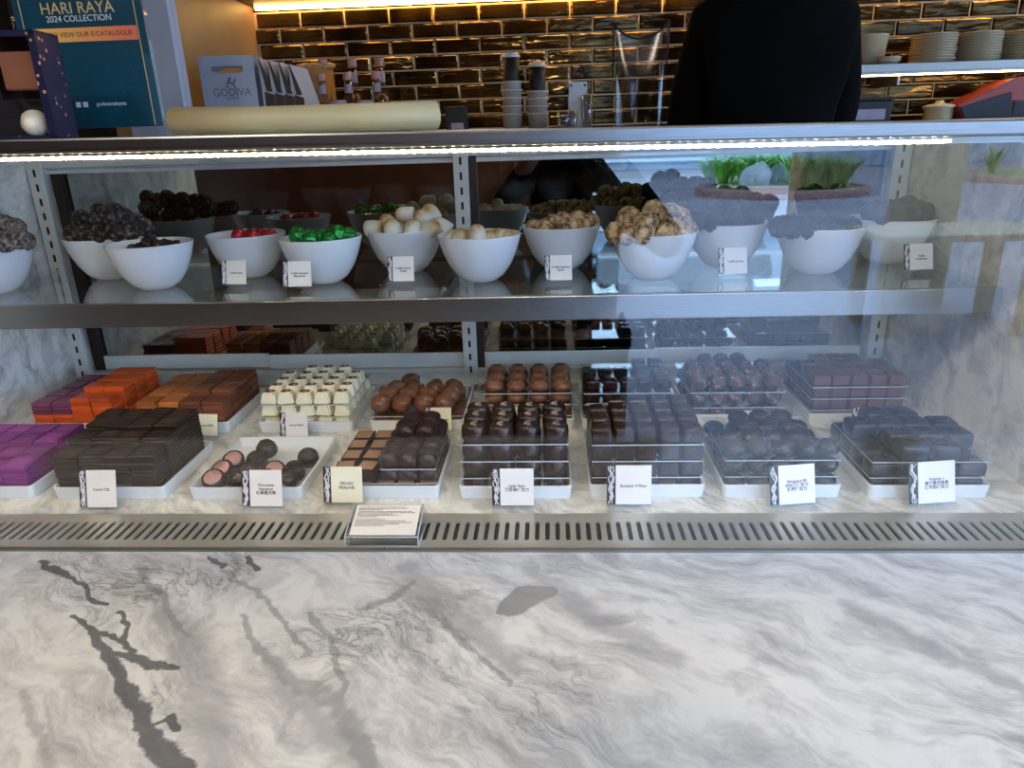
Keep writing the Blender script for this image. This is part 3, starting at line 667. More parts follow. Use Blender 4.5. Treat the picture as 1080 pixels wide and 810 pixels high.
# F6 dark squares with rippled tops
b = bmesh.new(); bmesh.ops.create_cube(b, size=1); bmesh.ops.subdivide_edges(b, edges=b.edges[:], cuts=6, use_grid_fill=True)
for v in b.verts:
    t = v.co.z+.5; ta = 1-.10*t; x, y = v.co.x*.0345*ta, v.co.y*.0345*ta; z = t*.0205
    if t > .95: z += .0014*math.sin(x*260+y*90)*(1-max(abs(v.co.x), abs(v.co.y))*1.6) + .0012*(1-(v.co.x**2+v.co.y**2)*3)
    v.co = (x, y, z)
bmesh.ops.bevel(b, geom=[e for e in b.edges if len(e.link_faces) == 2 and e.calc_face_angle(0) > .8], offset=.0022, segments=2, affect='EDGES')
CH['ripple'] = MB().add(b, None, 0, True).mesh('ripple', M_dchoc)
zz = TF
for i, nm in enumerate(('bottom', 'lower middle', 'upper middle', 'top')):
    layer('ripple', 'square_chocolate', 'dark square chocolate with rippled top', .0605, 1.040, 5, 5, .0358, .0375 if i < 3 else .042, zz, nm, 'dark squares with rippled tops', inner(5, 5) if i < 3 else (lambda r, c: r > 3 or (r == 3 and c < 1)), zs=1.2)
    zz += .0269
    if i < 3: sheet(.061, .238, 1.040, 1.226, zz+.0008, 'clear acrylic sheet over the %s layer of rippled dark squares' % nm)
    zz += SHT
# F7 glossy balls with fine streaks
mb = MB().blob(.0188, 3, .01, 2, 3, sc=(1, 1, .95), M=T(0, 0, .0175))
for q in range(5):
    mb.tube([(.0186*math.cos(a)*math.cos(.5*q-1), -.0186*math.sin(a)*.97, .0176+.0182*math.cos(a)*math.sin(.5*q+.2)) for a in [i*.22-1.2+q*.2 for i in range(11)]], .00028, 3, 1)
M_gloss = pbr('glossy_dark_chocolate', (40, 28, 26), .16, spec=.5, vary=.1)
CH['ball'] = mb.mesh('ball', [M_gloss, pbr('fine_streak', (120, 108, 104), .4)])
zz = TF
for i, nm in enumerate(('bottom', 'middle', 'top')):
    layer('ball', 'round_chocolate', 'glossy dark ball with fine streaks', .2735, 1.037, 5, 5 if i < 2 else 4, .0368, .0378 if i < 2 else .0425, zz, nm, 'glossy dark balls', inner(5, 5) if i < 2 else (lambda r, c: (r > 1 and c in (0, 4)) or (r == 1 and c == 4)), .0012, .8, zs=.76)
    zz += .0271
    if i < 2: sheet(.273, .4525, 1.040, 1.222, zz+.0008, 'clear acrylic sheet over the %s layer of glossy dark balls' % nm)
    zz += SHT
# F8 big dark blocks with swirl
mb = MB().box(-.0215, .0215, -.0205, .0205, 0, .0195, .0055, seg=3, smooth=True)
mb.tube([((.002+.0009*k)*math.cos(k*.75), (.002+.0009*k)*math.sin(k*.75), .0198) for k in range(15)], .0009, 5, 0)
CH['block'] = mb.mesh('block', [pbr('blue_black_chocolate', (36, 28, 29), .3, vary=.15)])
zz = TF
for i, nm in enumerate(('bottom', 'middle', 'top')):
    layer('block', 'block_chocolate', 'large dark block with swirl top', .4985, 1.036, 4, 4, .0448, .0452, zz, nm, 'large dark blocks at the front right', inner(4, 4) if i < 2 else (lambda r, c: (r == 0 and c in (0, 3)) or (r == 3 and c in (0, 3)) or (r == 1 and c == 0)), zs=1.22 if i < 2 else 1.35)
    zz += .0253
    if i < 2: sheet(.499, .678, 1.038, 1.214, zz+.0008, 'clear acrylic sheet over the %s layer of large dark blocks' % nm)
    zz += SHT
# F4 pecan praline
M_tan = pbr('praline_tan', (164, 122, 92), .55, vary=.06)
mb = MB().box(-.0165, .0165, -.019, .019, 0, .013, .0015, 0, seg=2).box(-.0135, .0135, -.0145, .0155, .0128, .0134, .0002, 1)
CH['bar'] = mb.mesh('bar', [M_dchoc, M_tan])
mb = MB()
for k in range(4): mb.blob(.0125, 2, .18, 2.5, k+80, T(random.uniform(-.002, .002), -.012+.008*k, .0105), 0, (1.25, .8, .85))
mb.box(-.0155, .0155, -.018, .018, 0, .012, .003, seg=2, smooth=True)
CH['nutbar'] = mb.mesh('nutbar', pbr('wine_dark_chocolate', (46, 26, 27), .42, vary=.2, bump=.3, bscale=70))
zb = TF+.0
layer('bar', 'praline_bar', 'dark bar with tan praline face, bottom', -.367, 1.036, 5, 4, .0354, .0435, TF, 'tray', 'pecan bars on the tray floor', lambda r, c: (0 < c < 4 and 0 < r < 3), zs=1.4)
sheet(-.3665, -.190, 1.036, 1.214, TF+.0200, 'clear acrylic sheet under the tan faced praline bars')
z1 = TF+.0208
layer('bar', 'praline_bar', 'tan topped praline bar', -.366, 1.040, 2, 4, .0372, .0435, z1, 'upper', 'tan topped praline bars', zs=1.6)
layer('nutbar', 'nut_bar', 'lumpy wine dark bar', -.288, 1.044, 3, 4, .0322, .0405, z1, 'sheet', 'lumpy dark bars')
sheet(-.284, -.192, 1.040, 1.210, z1+.0230, 'clear acrylic sheet between the lumpy wine dark bars')
layer('nutbar', 'nut_bar', 'lumpy wine dark bar', -.288, 1.044, 3, 4, .0322, .0405, z1+.0240, 'upper', 'lumpy dark bars', None, zs=1.15)
layer('nutbar', 'nut_bar', 'lumpy wine dark bar', -.270, 1.11, 2, 2, .0345, .0405, z1+.0485, 'topmost', 'lumpy dark bars')
# F3 loose pieces
M_pink = pbr('pink_filling', (190, 140, 134), .5)
mb = MB().lathe([(0, 0), (.0155, 0), (.0185, .0015), (.0195, .006), (.0178, .016), (.0125, .0235), (.006, .0258), (0, .026)], 24)
for k in range(5): mb.blob(.0042, 1, 0, 1, 0, T(.0085*math.cos(k*1.257), .0085*math.sin(k*1.257), .0232), 0)
mb.lathe([(0, -.0003), (.0145, -.0003), (.0145, .0003)], 24, None, 1)
CH['pinkup'] = mb.mesh('pinkup', [M_dchoc, M_pink])
L3 = [('pink', 247, 487, 'pink side up, farthest back of the pink ones', (-2.6, .15, 0)), ('pink', 236, 497, 'pink side up, middle of the left column', (-2.6, -.1, 0)), ('pink', 226, 507, 'pink side up, nearest the left front corner', (-2.65, .1, 0)), ('pink', 290, 498, 'pink side up, alone in the middle', (-2.6, .2, 0)),
      ('flower', 281, 473, 'dark flower top, on the heap at the back', (.35, 0, 0)), ('flower', 271, 485, 'dark flower top, second in the middle heap', (.5, -.3, 1)), ('flower', 264, 497, 'dark flower top, third in the middle heap', (.6, .2, 2)), ('flower', 252, 505, 'dark flower top, near the front beside the pink', (.9, .1, .5)),
      ('flower', 325, 482, 'dark flower top, farthest right', (.5, .3, 0)), ('flower', 311, 496, 'dark flower top, before the farthest right one', (.7, -.2, 1)), ('flower', 304, 504, 'dark flower top, front right behind the card', (.9, .2, 2)), ('flower', 281, 505, 'dark flower top, front middle behind the card', (.8, 0, .7))]
for k, px, py, lab, rot in L3:
    zc = .0225 if py > 480 or px > 300 else .033
    P_ = at_z(px, py, zc)
    o = bpy.data.objects.new('domed_chocolate', CH['pinkup']); COL.objects.link(o)
    Mr = Matrix.Rotation(rot[2], 4, 'Z') @ Matrix.Rotation(rot[1], 4, 'Y') @ Matrix.Rotation(rot[0], 4, 'X')
    o.rotation_euler = Mr.to_euler(); o.location = P_ - (Mr @ Vector((0, 0, .011)))
    tag(o, 'domed chocolate, '+lab, 'chocolate', 'loose pink and dark domes')
# B3 white chocolates with printed tops
M_white = pbr('white_chocolate', (244, 236, 204), .35, vary=.02); M_print = pbr('brown_transfer', (138, 72, 50), .5, vary=.5, nscale=260)
mb = MB(); b = bmesh.new(); bmesh.ops.create_cube(b, size=1)
for v in b.verts: t = v.co.z+.5; v.co = (v.co.x*(.0345-.010*t), v.co.y*(.0345-.010*t), t*.029)
bmesh.ops.bevel(b, geom=b.edges[:], offset=.0028, segments=2, affect='EDGES'); mb.add(b, None, 0, False)
mb.lathe([(0, .0294), (.0092, .0294), (.0094, .0288)], 20, None, 1, sx=1.12); mb.lathe([(0, .0296), (.003, .0296), (.0032, .0292)], 12, T(.002, .001, 0), 0)
CH['white'] = mb.mesh('white', [M_white, M_print])
for i, nm in enumerate(('bottom', 'middle', 'top')):
    zz = TF+i*.0261
    layer('white', 'white_chocolate', 'white chocolate with brown printed top', -.596, 1.318, 5, 5, .0372, .0405, zz, nm, 'white chocolates with printed tops', inner(5, 5) if i < 2 else (lambda r, c: r == 4 and c in (0, 4)), .0010, .10, zs=.82)
    if i < 2: sheet(-.594, -.412, 1.318, 1.522, zz+.0253, 'clear acrylic sheet over the %s layer of white chocolates' % nm)
# B4 milk ovals
CH['egg'] = MB().blob(.0195, 3, .10, 2, 12, T(0, 0, .0165), 0, (1, 1, .9)).blob(.0135, 3, .15, 2, 3, T(.004, .005, .0225), 0, (1, 1.1, .9)).mesh('egg', M_mchoc)
layer('egg', 'oval_chocolate', 'knobbly milk chocolate oval', -.366, 1.320, 5, 5, .0365, .041, TF, 'lower', 'knobbly milk chocolate ovals', inner(5, 5), .001, 2, zs=.60)
sheet(-.367, -.184, 1.320, 1.525, TF+.0246, 'clear acrylic sheet between layers of milk chocolate ovals')
for r, xsx in enumerate(((-.352, -.308, -.262, -.220), (-.345, -.302, -.258, -.213), (-.337, -.296, -.252, -.210), (-.315,))):
    for c, x in enumerate(xsx):
        o = bpy.data.objects.new('oval_chocolate', CH['egg']); COL.objects.link(o); o.location = (x, 1.345+.043*r, TF+.0254); o.rotation_euler.z = random.uniform(0, 6); o.scale = (1.06, 1.06, 1.12)
        tag(o, 'knobbly milk chocolate oval, upper layer, %s row, %s from left' % (ORD[r], NTH[c]), 'chocolate', 'knobbly milk chocolate ovals')
# B5 round milk chocolates, swirl tops
mb = MB().lathe([(0, 0), (.0145, 0), (.018, .003), (.0198, .010), (.0185, .017), (.0135, .0215), (.0125, .0235), (.0115, .0265), (.006, .0275), (.0045, .0262), (0, .026)], 28)
CH['swirl'] = mb.mesh('swirl', M_mchoc)
for i, nm in enumerate(('bottom', 'lower middle', 'upper middle', 'top')):
    zz = TF+i*.0237
    layer('swirl', 'round_chocolate', 'round milk chocolate with ring top', -.140, 1.322, 4, 4, .0445, .047, zz, nm, 'round milk chocolates with ring tops', inner(4, 4) if i < 3 else (lambda r, c: r == 3), .0008, 2, zs=.80)
    if i < 3: sheet(-.1405, .0385, 1.322, 1.515, zz+.0229, 'clear acrylic sheet over the %s layer of round milk chocolates' % nm)
# B6 little dark cubes
mb = MB().box(-.0142, .0142, -.0142, .0142, 0, .022, .004, seg=3, smooth=True).blob(.004, 1, 0, 1, 0, T(0, 0, .0205), 0)
CH['cube'] = mb.mesh('cube', M_dchoc)
for i, nm in enumerate(('bottom', 'lower middle', 'upper middle', 'top')):
    zz = TF+i*.0231
    layer('cube', 'cube_chocolate', 'small dark cube', .062, 1.324 if i < 3 else 1.332, 5, 5 if i < 3 else 4, .0352, .038 if i < 3 else .042, zz, nm, 'small dark cubes', inner(5, 5) if i < 3 else (lambda r, c: r > 0 and c < 3), zs=.88)
    if i < 3: sheet(.061, .238, 1.322, 1.516, zz+.0223, 'clear acrylic sheet over the %s layer of small dark cubes' % nm)
# B7 sugared truffles
mb = MB().blob(.0178, 3, .12, 3, 91, T(0, 0, .0172), 0, octv=2)
M_sug = speck('sugar_flecked', (82, 58, 58), (110, 84, 84), 120, (.5, .6), .45, .6, .002, (236, 220, 214))
CH['sugar'] = mb.mesh('sugar', M_sug)
for i, nm in enumerate(('bottom', 'middle', 'top')):
    zz = TF+i*.0316
    layer('sugar', 'truffle', 'sugar flecked dark truffle', .276, 1.338, 5, 5 if i < 2 else 4, .0358, .0375 if i < 2 else .044, zz, nm, 'sugar flecked truffles', inner(5, 5) if i < 2 else (lambda r, c: r == 3 and c in (0, 4)), .001, 2, 'truffle', zs=.80 if i < 2 else .95)
    if i < 2: sheet(.272, .458, 1.336, 1.530, zz+.0308, 'clear acrylic sheet over the %s layer of sugar flecked truffles' % nm)
# B8 milk brown blocks
mb = MB().box(-.0163, .0163, -.0168, .0168, 0, .0235, .004, seg=3, smooth=True).blob(.007, 2, .2, 2, 5, T(0, 0, .022), 0, (1.2, 1.2, .5))
CH['mblock'] = mb.mesh('mblock', pbr('dull_milk_chocolate', (98, 64, 50), .5, vary=.15, bump=.2, bscale=120))
for i, nm in enumerate(('bottom', 'lower middle', 'upper middle', 'top')):
    zz = TF+i*.0240
    layer('mblock', 'block_chocolate', 'small milk brown block', .510, 1.338, 5, 5 if i < 3 else 4, .0357, .0378 if i < 3 else .0395, zz, nm, 'small milk brown blocks', inner(5, 5) if i < 3 else (lambda r, c: r == 3 and c in (0, 4)), zs=.9)
    if i < 3: sheet(.507, .691, 1.336, 1.530, zz+.0232, 'clear acrylic sheet over the %s layer of milk brown blocks' % nm)
# ------------------------------------------------------------------ price cards
M_card = pbr('card_paper', (238, 230, 222), .6, vary=.02); M_cardy = pbr('card_paper_cream', (240, 232, 202), .6, vary=.02)
M_ink = pbr('ink', (52, 46, 46), .7, vary=.0); M_strip = pbr('strip_dark', (34, 24, 30), .5)
M_white_ink = pbr('white_line', (226, 220, 220), .6, vary=.0)
def swirls(mb, w, h, z, seed, mi):
    rnd = random.Random(seed)
    for k in range(4):
        ph = rnd.uniform(0, 6); a = w*.36; f_ = rnd.uniform(1.2, 2.2)
        pts = []
        for i in range(22):
            t = i/21; x = a*math.sin(ph+t*f_*6.28+k*1.3)*(.6+.4*math.cos(t*7+k)); pts.append((x, (t-.5)*h*.97, z))
        mb.tube(pts, .0007, 4, mi)
    for k in range(2):
        cy = h*(-.32+.25*k); mb.tube([((.0035-.0022*i/14)*math.cos(i*.7), cy+(.0045-.003*i/14)*math.sin(i*.7), z) for i in range(15)], .0006, 4, mi)
def price_card(px, py, z, lines, lab, w=.060, h=.058, yaw=0., cream=False, tilt=16, ts=.0064, yoff=0.):
    P_ = at_z(px, py, z)
    t = empty('price_card', (P_.x, P_.y+.012, z), lab, 'price card', None, R(yaw))
    mb = MB().box(-w/2, w/2, -.012, .022, .0004, .0075, .0006).box(-w/2, w/2, -.0012, .0012, -.001, h, .0004, M=T(0, .0, .006, R(-tilt)))
    mb.obj('acrylic_holder', M_acryl, t)
    M = T(0, .0, .006, R(90-tilt)) @ T(0, h/2, .0018)
    sw = w*.2
    MB().box(-w/2+sw, w/2, -h/2+.003, h/2, -.0003, .0003, M=M).obj('card', M_cardy if cream else M_card, t)
    sb = MB().box(-w/2, -w/2+sw-.0002, -h/2+.003, h/2, -.0003, .0003, 0, 0, M)
    s2 = MB(); swirls(s2, sw, h-.004, .0004, int(px), 1); sb.add(s2.bm, M @ T(-w/2+sw/2, .0015, 0), 1)
    sb.obj('patterned_strip', [M_strip, M_white_ink], t)
    if lines:
        text('lettering', '\n'.join(lines), ts, M_ink, t, M @ T(sw/2, yoff, .0004) @ T(0, 0, 0), depth=.00008, bold=.00012)
    return t
# front row
price_card(101, 544, 0, ['Carré 72%'], 'white price card before the thin dark brown squares', 0.0615, 0.0638)
price_card(275, 543, 0, ['Chocolate', 'Hazelnut', '榛果夏威夷'], 'white price card before the loose pink and dark chocolates', 0.0657, 0.0616)
price_card(361, 539, 0, ['PECAN', 'PRALINE'], 'cream price card reading PECAN PRALINE', 0.0636, 0.0616, 0, True, 14, .0068)
price_card(541, 542, 0, ['Lady Noir', '黑珍珠巧克力'], 'white price card before the round squiggle chocolates', 0.0657, 0.0627, 0, False, 10)
price_card(664, 541, 0, ['Ecuador 4 Fleur'], 'white price card before the rippled dark squares', 0.0689, 0.0660, 0, False, 10)
price_card(838, 541, 0, ['Signature 85', '85%黑巧克力', '健康巧克力'], 'white price card before the glossy dark balls', 0.0721, 0.0638, 8)
price_card(986, 540, 0, ['Volume 1', '焦糖夏威夷果', '仁牛奶巧克力'], 'white price card before the large dark blocks', 0.0742, 0.0671, 8)
# back row
price_card(214, 466, 0, ['Carré 85%'], 'cream price card behind the tall dark squares', .056, .046, -6, True)
price_card(309, 467, 0, ['Ivory Fleur'], 'white price card before the white chocolates', .055, .050, 2)
price_card(462, 461, 0, ['Praliné Lait'], 'cream price card before the milk chocolate ovals', .052, .049, 0, True)
price_card(548, 462, 0, ['Caramel'], 'price card mostly hidden behind the round squiggle chocolates', .055, .052)
price_card(795, 452, 0, [], 'blank white card before the sugar flecked truffles', .053, .026)
price_card(916, 459, 0, ['Volume 1 Lait', '焦糖牛奶巧克力'], 'cream price card before the milk brown blocks', .056, .044, 4, True)
# shelf
price_card(245, 306, SZ, ['Truffe Fraise'], 'small card before the red foil sweets bowl', .050, .048, -4, ts=.0050)
price_card(312, 309, SZ, ['Truffle Hazelnut', 'Macadamia'], 'small card before the green foil sweets bowl', .054, .050, 2, ts=.0050)
price_card(422, 303, SZ, ['Truffle French', 'Vanilla'], 'small card before the heaped cream domes', .050, .049, 0, ts=.0050)
price_card(589, 302, SZ, ['Truffle Hazelnut', 'Butter'], 'small card before the level filled nut truffle bowl', .050, .048, 0, ts=.0050)
price_card(774, 295, SZ, ['Truffle Intense'], 'small card before the very dark truffles', .053, .050, 4, ts=.0050)
price_card(971, 291, SZ, ['Truffle', 'Traditional'], 'small card below the cocoa brown truffles at the right end', .054, .050, 6, ts=.0050)
# tilted information block on the drain
P_ = at_z(401, 583, 0)
ib = empty('information_block', (P_.x, .884, .0017), 'clear acrylic block with printed notice lying on the steel drain', 'notice')
W_, D_ = .107, .062
MB().prism([(0, 0), (D_, 0), (D_, .036), (0, .0165)], -W_/2, W_/2, 0, Matrix(((0, 0, 1, 0), (1, 0, 0, 0), (0, 1, 0, 0), (0, 0, 0, 1))), .0008).obj('acrylic_body', glass('thick_acrylic', (.90, .92, .88), .10), ib)
h0 = .0165; e = W_/2
mb = MB()
for p, q in (((-e, 0, .001), (e, 0, .001)), ((-e, 0, h0), (e, 0, h0)), ((-e, 0, .001), (-e, 0, h0)), ((e, 0, .001), (e, 0, h0)), ((-e, 0, h0), (-e, D_, .036)), ((e, 0, h0), (e, D_, .036)), ((-e, D_, .036), (e, D_, .036)), ((e, 0, .001), (e, D_, .001))): mb.tube([p, q], .0008, 6)
mb.obj('edge_highlights', M_edge_light, ib)  # pale tubes added as painted highlights along the block's edges
sl = math.atan2(.0195, D_); M = T(0, .001, .0170, sl)
MB().box(-W_/2+.006, W_/2-.004, .002, D_-.001, .0002, .0006, M=M).obj('printed_sheet', M_card, ib)
mb = MB(); rnd = random.Random(3)
for r, (y, L) in enumerate(((.056, .8), (.053, .85), (.0505, .4), (.047, .9), (.0445, .95), (.042, .6), (.0395, .7), (.0365, .35), (.031, .5), (.028, .85), (.025, .95), (.022, .75), (.019, .5))):
    x = -W_/2+.010
    while x < -W_/2+.010+L*(W_-.02):
        l = rnd.uniform(.0012, .004) if r < 8 else .0013
        mb.box(x, x+l, y, y+(.0011 if r < 8 else .0015), .0006, .0008, M=M); x += l+rnd.choice((.0006, .0008, .0014))
mb.obj('printed_lines', M_ink, ib)
MB().box(-W_/2+.004, W_/2-.004, .004, D_-.004, .0006, .0024).obj('base_strip', M_alum, ib)
# ------------------------------------------------------------------ things on top of the case
TOPZ = lambda x: .55+.017-(x+.2)*math.sin(tilt)    # upper face of the glass top
# poster in an acrylic holder
M_teal = pbr('poster_teal', (12, 70, 88), .35, vary=.12, nscale=9); M_gold = pbr('poster_gold', (222, 188, 120), .5); M_pw = pbr('poster_white', (226, 228, 230), .5)
g = N('poster_band'); v = g.coord('Generated'); sx_ = g.n('ShaderNodeSeparateXYZ'); g.l(v, sx_.inputs[0]); g.l(g.ramp(sx_.outputs[0], [(.1, lin((238, 190, 90))), (.9, lin((226, 112, 78)))]), g.b.inputs['Base Color']); M_band = g.m
PY = 1.2
pc = at_y(107, 133, PY)
po = empty('poster_stand', (pc.x, PY, TOPZ(pc.x)), 'teal festive poster in a clear acrylic stand on top of the case', 'poster')
pw, ph = .215, .31
MB().box(-pw/2, pw/2, -.0035, -.0015, .0, ph, .0004).box(-pw/2, pw/2, .0015, .0035, .0, ph, .0004).box(-pw/2, pw/2, -.0035, .07, 0, .003, .0004).obj('acrylic_stand', M_acryl, po)
MB().box(-pw/2+.004, pw/2-.004, -.001, .001, .018, ph-.003).obj('poster', M_teal, po)
Mt = lambda x, z: T(x, -.0012, z, R(90))
zy = lambda py: at_y(100, py, PY).z - po.location.z
text('title', 'RAMADAN\nHARI RAYA', .0235, M_gold, po, Mt(.0, zy(8)+.0118), depth=.0001)
text('subtitle', '2024 COLLECTION', .0125, M_pw, po, Mt(.0, zy(19)), depth=.0001)
bz = zy(36)
MB().box(-pw/2+.018, pw/2-.018, -.0016, -.0011, bz-.010, bz+.010).obj('banner', M_band, po)
text('banner_lettering', 'SCAN TO VIEW OUR E-CATALOGUE', .0100, M_ink, po, T(.0, -.0018, bz, R(90)), depth=.0001)
text('handle_lettering', 'godivamalaysia', .0085, M_pw, po, Mt(.025, zy(110)), depth=.0001)
mb = MB()
for x in (-.030, -.018): mb.box(x-.004, x+.004, -.0016, -.0011, zy(110)-.004, zy(110)+.004, .0004)
mb.obj('icons', M_pw, po)
mb = MB()
for x in (-pw/2+.016, pw/2-.016):
    mb.box(x-.0006, x+.0006, -.0014, -.0011, .02, ph-.01)
mb.obj('border_lines', M_gold, po)
# navy gift box with a clear window
nb = at_y(11, 148, 1.02)
bx = empty('gift_box', (nb.x, 1.02, TOPZ(nb.x)), 'navy blue gift box with window and small gold stars, at far left', 'gift box', None, R(6))
g = N('navy_stars'); v = g.coord('Object', (1, 1, 1)); vo = g.n('ShaderNodeTexVoronoi'); vo.inputs['Scale'].default_value = 75; g.l(v, vo.inputs[0])
g.l(g.mix(g.ramp(vo.outputs['Distance'], [(.16, (1, 1, 1)), (.2, (0, 0, 0))]), lin((16, 20, 54)), lin((190, 140, 90))), g.b.inputs['Base Color']); g.b.inputs['Roughness'].default_value = .35; M_navy = g.m
bw, bd, bh = .130, .06, .140
mb = MB().box(-bw/2, bw/2, bd-.003, bd, 0, bh).box(-bw/2, -bw/2+.003, 0, bd, 0, bh).box(bw/2-.003, bw/2, 0, bd, 0, bh).box(-bw/2, bw/2, 0, bd, 0, .003).box(-bw/2, bw/2, 0, bd, bh-.003, bh)
mb.box(-bw/2, bw/2, -.001, .001, bh-.008, bh).box(-bw/2, bw/2, -.001, .001, 0, .006).box(-bw/2, -bw/2+.008, -.001, .001, 0, bh).box(bw/2-.010, bw/2, -.001, .001, 0, bh)
mb.obj('carton', M_navy, bx)
MB().box(-bw/2+.006, bw/2-.008, .0011, .0016, .005, bh-.006).obj('window_film', M_acryl, bx)
mb = MB().box(-bw/2+.004, bw/2-.004, .012, .014, .052, .054).box(-.006, -.004, .012, .04, .054, bh-.005).box(-bw/2+.004, bw/2-.004, .040, .042, .004, bh-.005); mb.obj('tray_insert', pbr('insert_navy', (16, 18, 26), .5), bx)
MB().box(.004, .056, .010, .03, .066, .115, .002).obj('carton_sleeve', pbr('copper_sleeve', (150, 92, 66), .4), bx)
MB().blob(.0185, 3, .05, 2, 6, T(.030, .018, .0225)).obj('white_truffle', pbr('ivory_truffle', (236, 222, 196), .5), bx)
# roll of cream paper lying along the edge
ra, rb = at_y(186, 141, 1.06), at_y(468, 138, 1.06)
g = pbr('cream_paper', (186, 170, 126), .5, vary=.04)
mb = MB(); b = bmesh.new(); n = 44; L = rb.x-ra.x; rings = []
for k, x in enumerate((0, L*.33, L*.66, L)):
    ring = []
    for i in range(n+1):
        a = -.6+i/n*2*math.pi*1.35; r = .0205-.004*i/n + .0012*math.sin(k*2+i*.2)
        xx = x if k < 3 else x - .02*(1+math.cos(a))*.5
        ring.append(b.verts.new((xx, r*math.cos(a)*1.25, .021+r*math.sin(a))))
    rings.append(ring)
for p, q in zip(rings, rings[1:]):
    for i in range(n): b.faces.new((p[i], p[i+1], q[i+1], q[i]))
mb.add(b, None, 0, True)
ro = mb.obj('paper_roll', g, None, (ra.x, 1.06, TOPZ(ra.x)), 0); ro.rotation_euler = (0, tilt, 0)
so = ro.modifiers.new('thick', 'SOLIDIFY'); so.thickness = .0008
tag(ro, 'roll of cream paper lying along the top of the case', 'paper roll')
# ------------------------------------------------------------------ ledge along the tiled wall with what stands on it
LZ = .565; LY = 2.5
M_ledge = pbr('ledge_stone', (118, 110, 100), .35)
lb = empty('back_counter', (.9, 2.5, STZ), 'tall narrow back counter along the gold tiled wall', 'counter')
MB().box(-1.9, 2.1, -.19, .185, LZ-STZ-.03, LZ-STZ, .004).obj('worktop', M_ledge, lb)
MB().box(-1.88, 2.08, -.16, .18, 0, LZ-STZ-.031).obj('cabinet', M_dark, lb)
lb = empty('side_counter', (-.72, 2.12, STZ), 'short counter below the grey gift bags beside the brown wall', 'counter')
MB().box(-.28, .27, -.19, .187, LZ-STZ-.03, LZ-STZ, .004).obj('worktop', M_ledge, lb)
MB().box(-.27, .25, -.17, .187, 0, LZ-STZ-.031).obj('cabinet', M_dark, lb)
def onz(px, py, dy=0.): return at_y(px, py, LY+dy)
# grey carrier bag
M_grey = pbr('bag_grey', (150, 158, 172), .6, vary=.03); M_gd = pbr('bag_print', (88, 92, 104), .6)
BY = 2.06
def onb(px, py): return at_y(px, py, BY)
a, c = onb(208, 58), onb(266, 58); bw = c.x-a.x; bh = (a.z+c.z)/2-LZ+.0
bgp = empty('gift_bag', ((a.x+c.x)/2, BY, LZ), 'light grey gift bag with cut out handle, facing the front', 'gift bag', 'grey gift bags')
mb = MB(); b = bmesh.new()
hw, hh = .045, .009; hz = bh-.036
def bagpanel(y0, y1):
    m = MB()
    m.box(-bw/2, bw/2, y0, y1, 0, hz-hh).box(-bw/2, bw/2, y0, y1, hz+hh, bh-.002).box(-bw/2, -hw, y0, y1, hz-hh, hz+hh).box(hw, bw/2, y0, y1, hz-hh, hz+hh)
    for sx in (-1, 1):
        for k in range(6):
            a0, a1 = -math.pi/2+k*math.pi/6, -math.pi/2+(k+1)*math.pi/6
            q = [(sx*hw, hz+hh*math.sin(a0)), (sx*hw, hz+hh*math.sin(a1)), (sx*(hw-hh+hh*math.cos(a1)), hz+hh*math.sin(a1)), (sx*(hw-hh+hh*math.cos(a0)), hz+hh*math.sin(a0))]
            b = bmesh.new(); f1 = [b.verts.new((x, y0, z)) for x, z in q]; f2 = [b.verts.new((x, y1, z)) for x, z in q]
            try:
                b.faces.new(f1); b.faces.new(f2[::-1])
                for i in range(4): b.faces.new((f1[i], f2[i], f2[(i+1) % 4], f1[(i+1) % 4]))
            except ValueError: pass
            bmesh.ops.remove_doubles(b, verts=b.verts[:], dist=1e-6); m.add(b, None, 0)
    return m
bagpanel(-.002, 0).obj('front_face', M_grey, bgp)
bagpanel(.06, .062).obj('back_face', M_grey, bgp)
mb = MB()
for sx in (-1, 1):
    mb.prism([(sx*bw/2, 0), (sx*(bw/2-.012), .03), (sx*bw/2, .06), (sx*(bw/2-.001), .06), (sx*(bw/2-.013), .03), (sx*(bw/2-.001), 0)], 0, bh-.06)
mb.box(-bw/2, bw/2, 0, .06, 0, .002).obj('gusset', M_grey, bgp)
text('lettering', 'GODIVA', .028, M_gd, bgp, T(.006, -.0025, onb(238, 98).z-LZ, R(90)), depth=.0001)
text('small_lettering', 'BELGIUM', .009, M_gd, bgp, T(.006, -.0025, onb(238, 104).z-LZ, R(90)), depth=.0001)
mb = MB(); ez = onb(238, 89).z-LZ
mb.tube([(-.012, 0, -.010), (-.010, 0, .0), (-.004, 0, .004), (.006, 0, .002), (.012, 0, .006), (.015, 0, .012)], .0016, 5).tube([(.012, 0, -.010), (.009, 0, -.002), (.006, 0, .002)], .0016, 5).tube([(-.004, 0, .004), (-.002, 0, .013), (.002, 0, .017)], .0022, 5)
mb.obj('emblem', M_gd, bgp, (.006, -.003, ez))
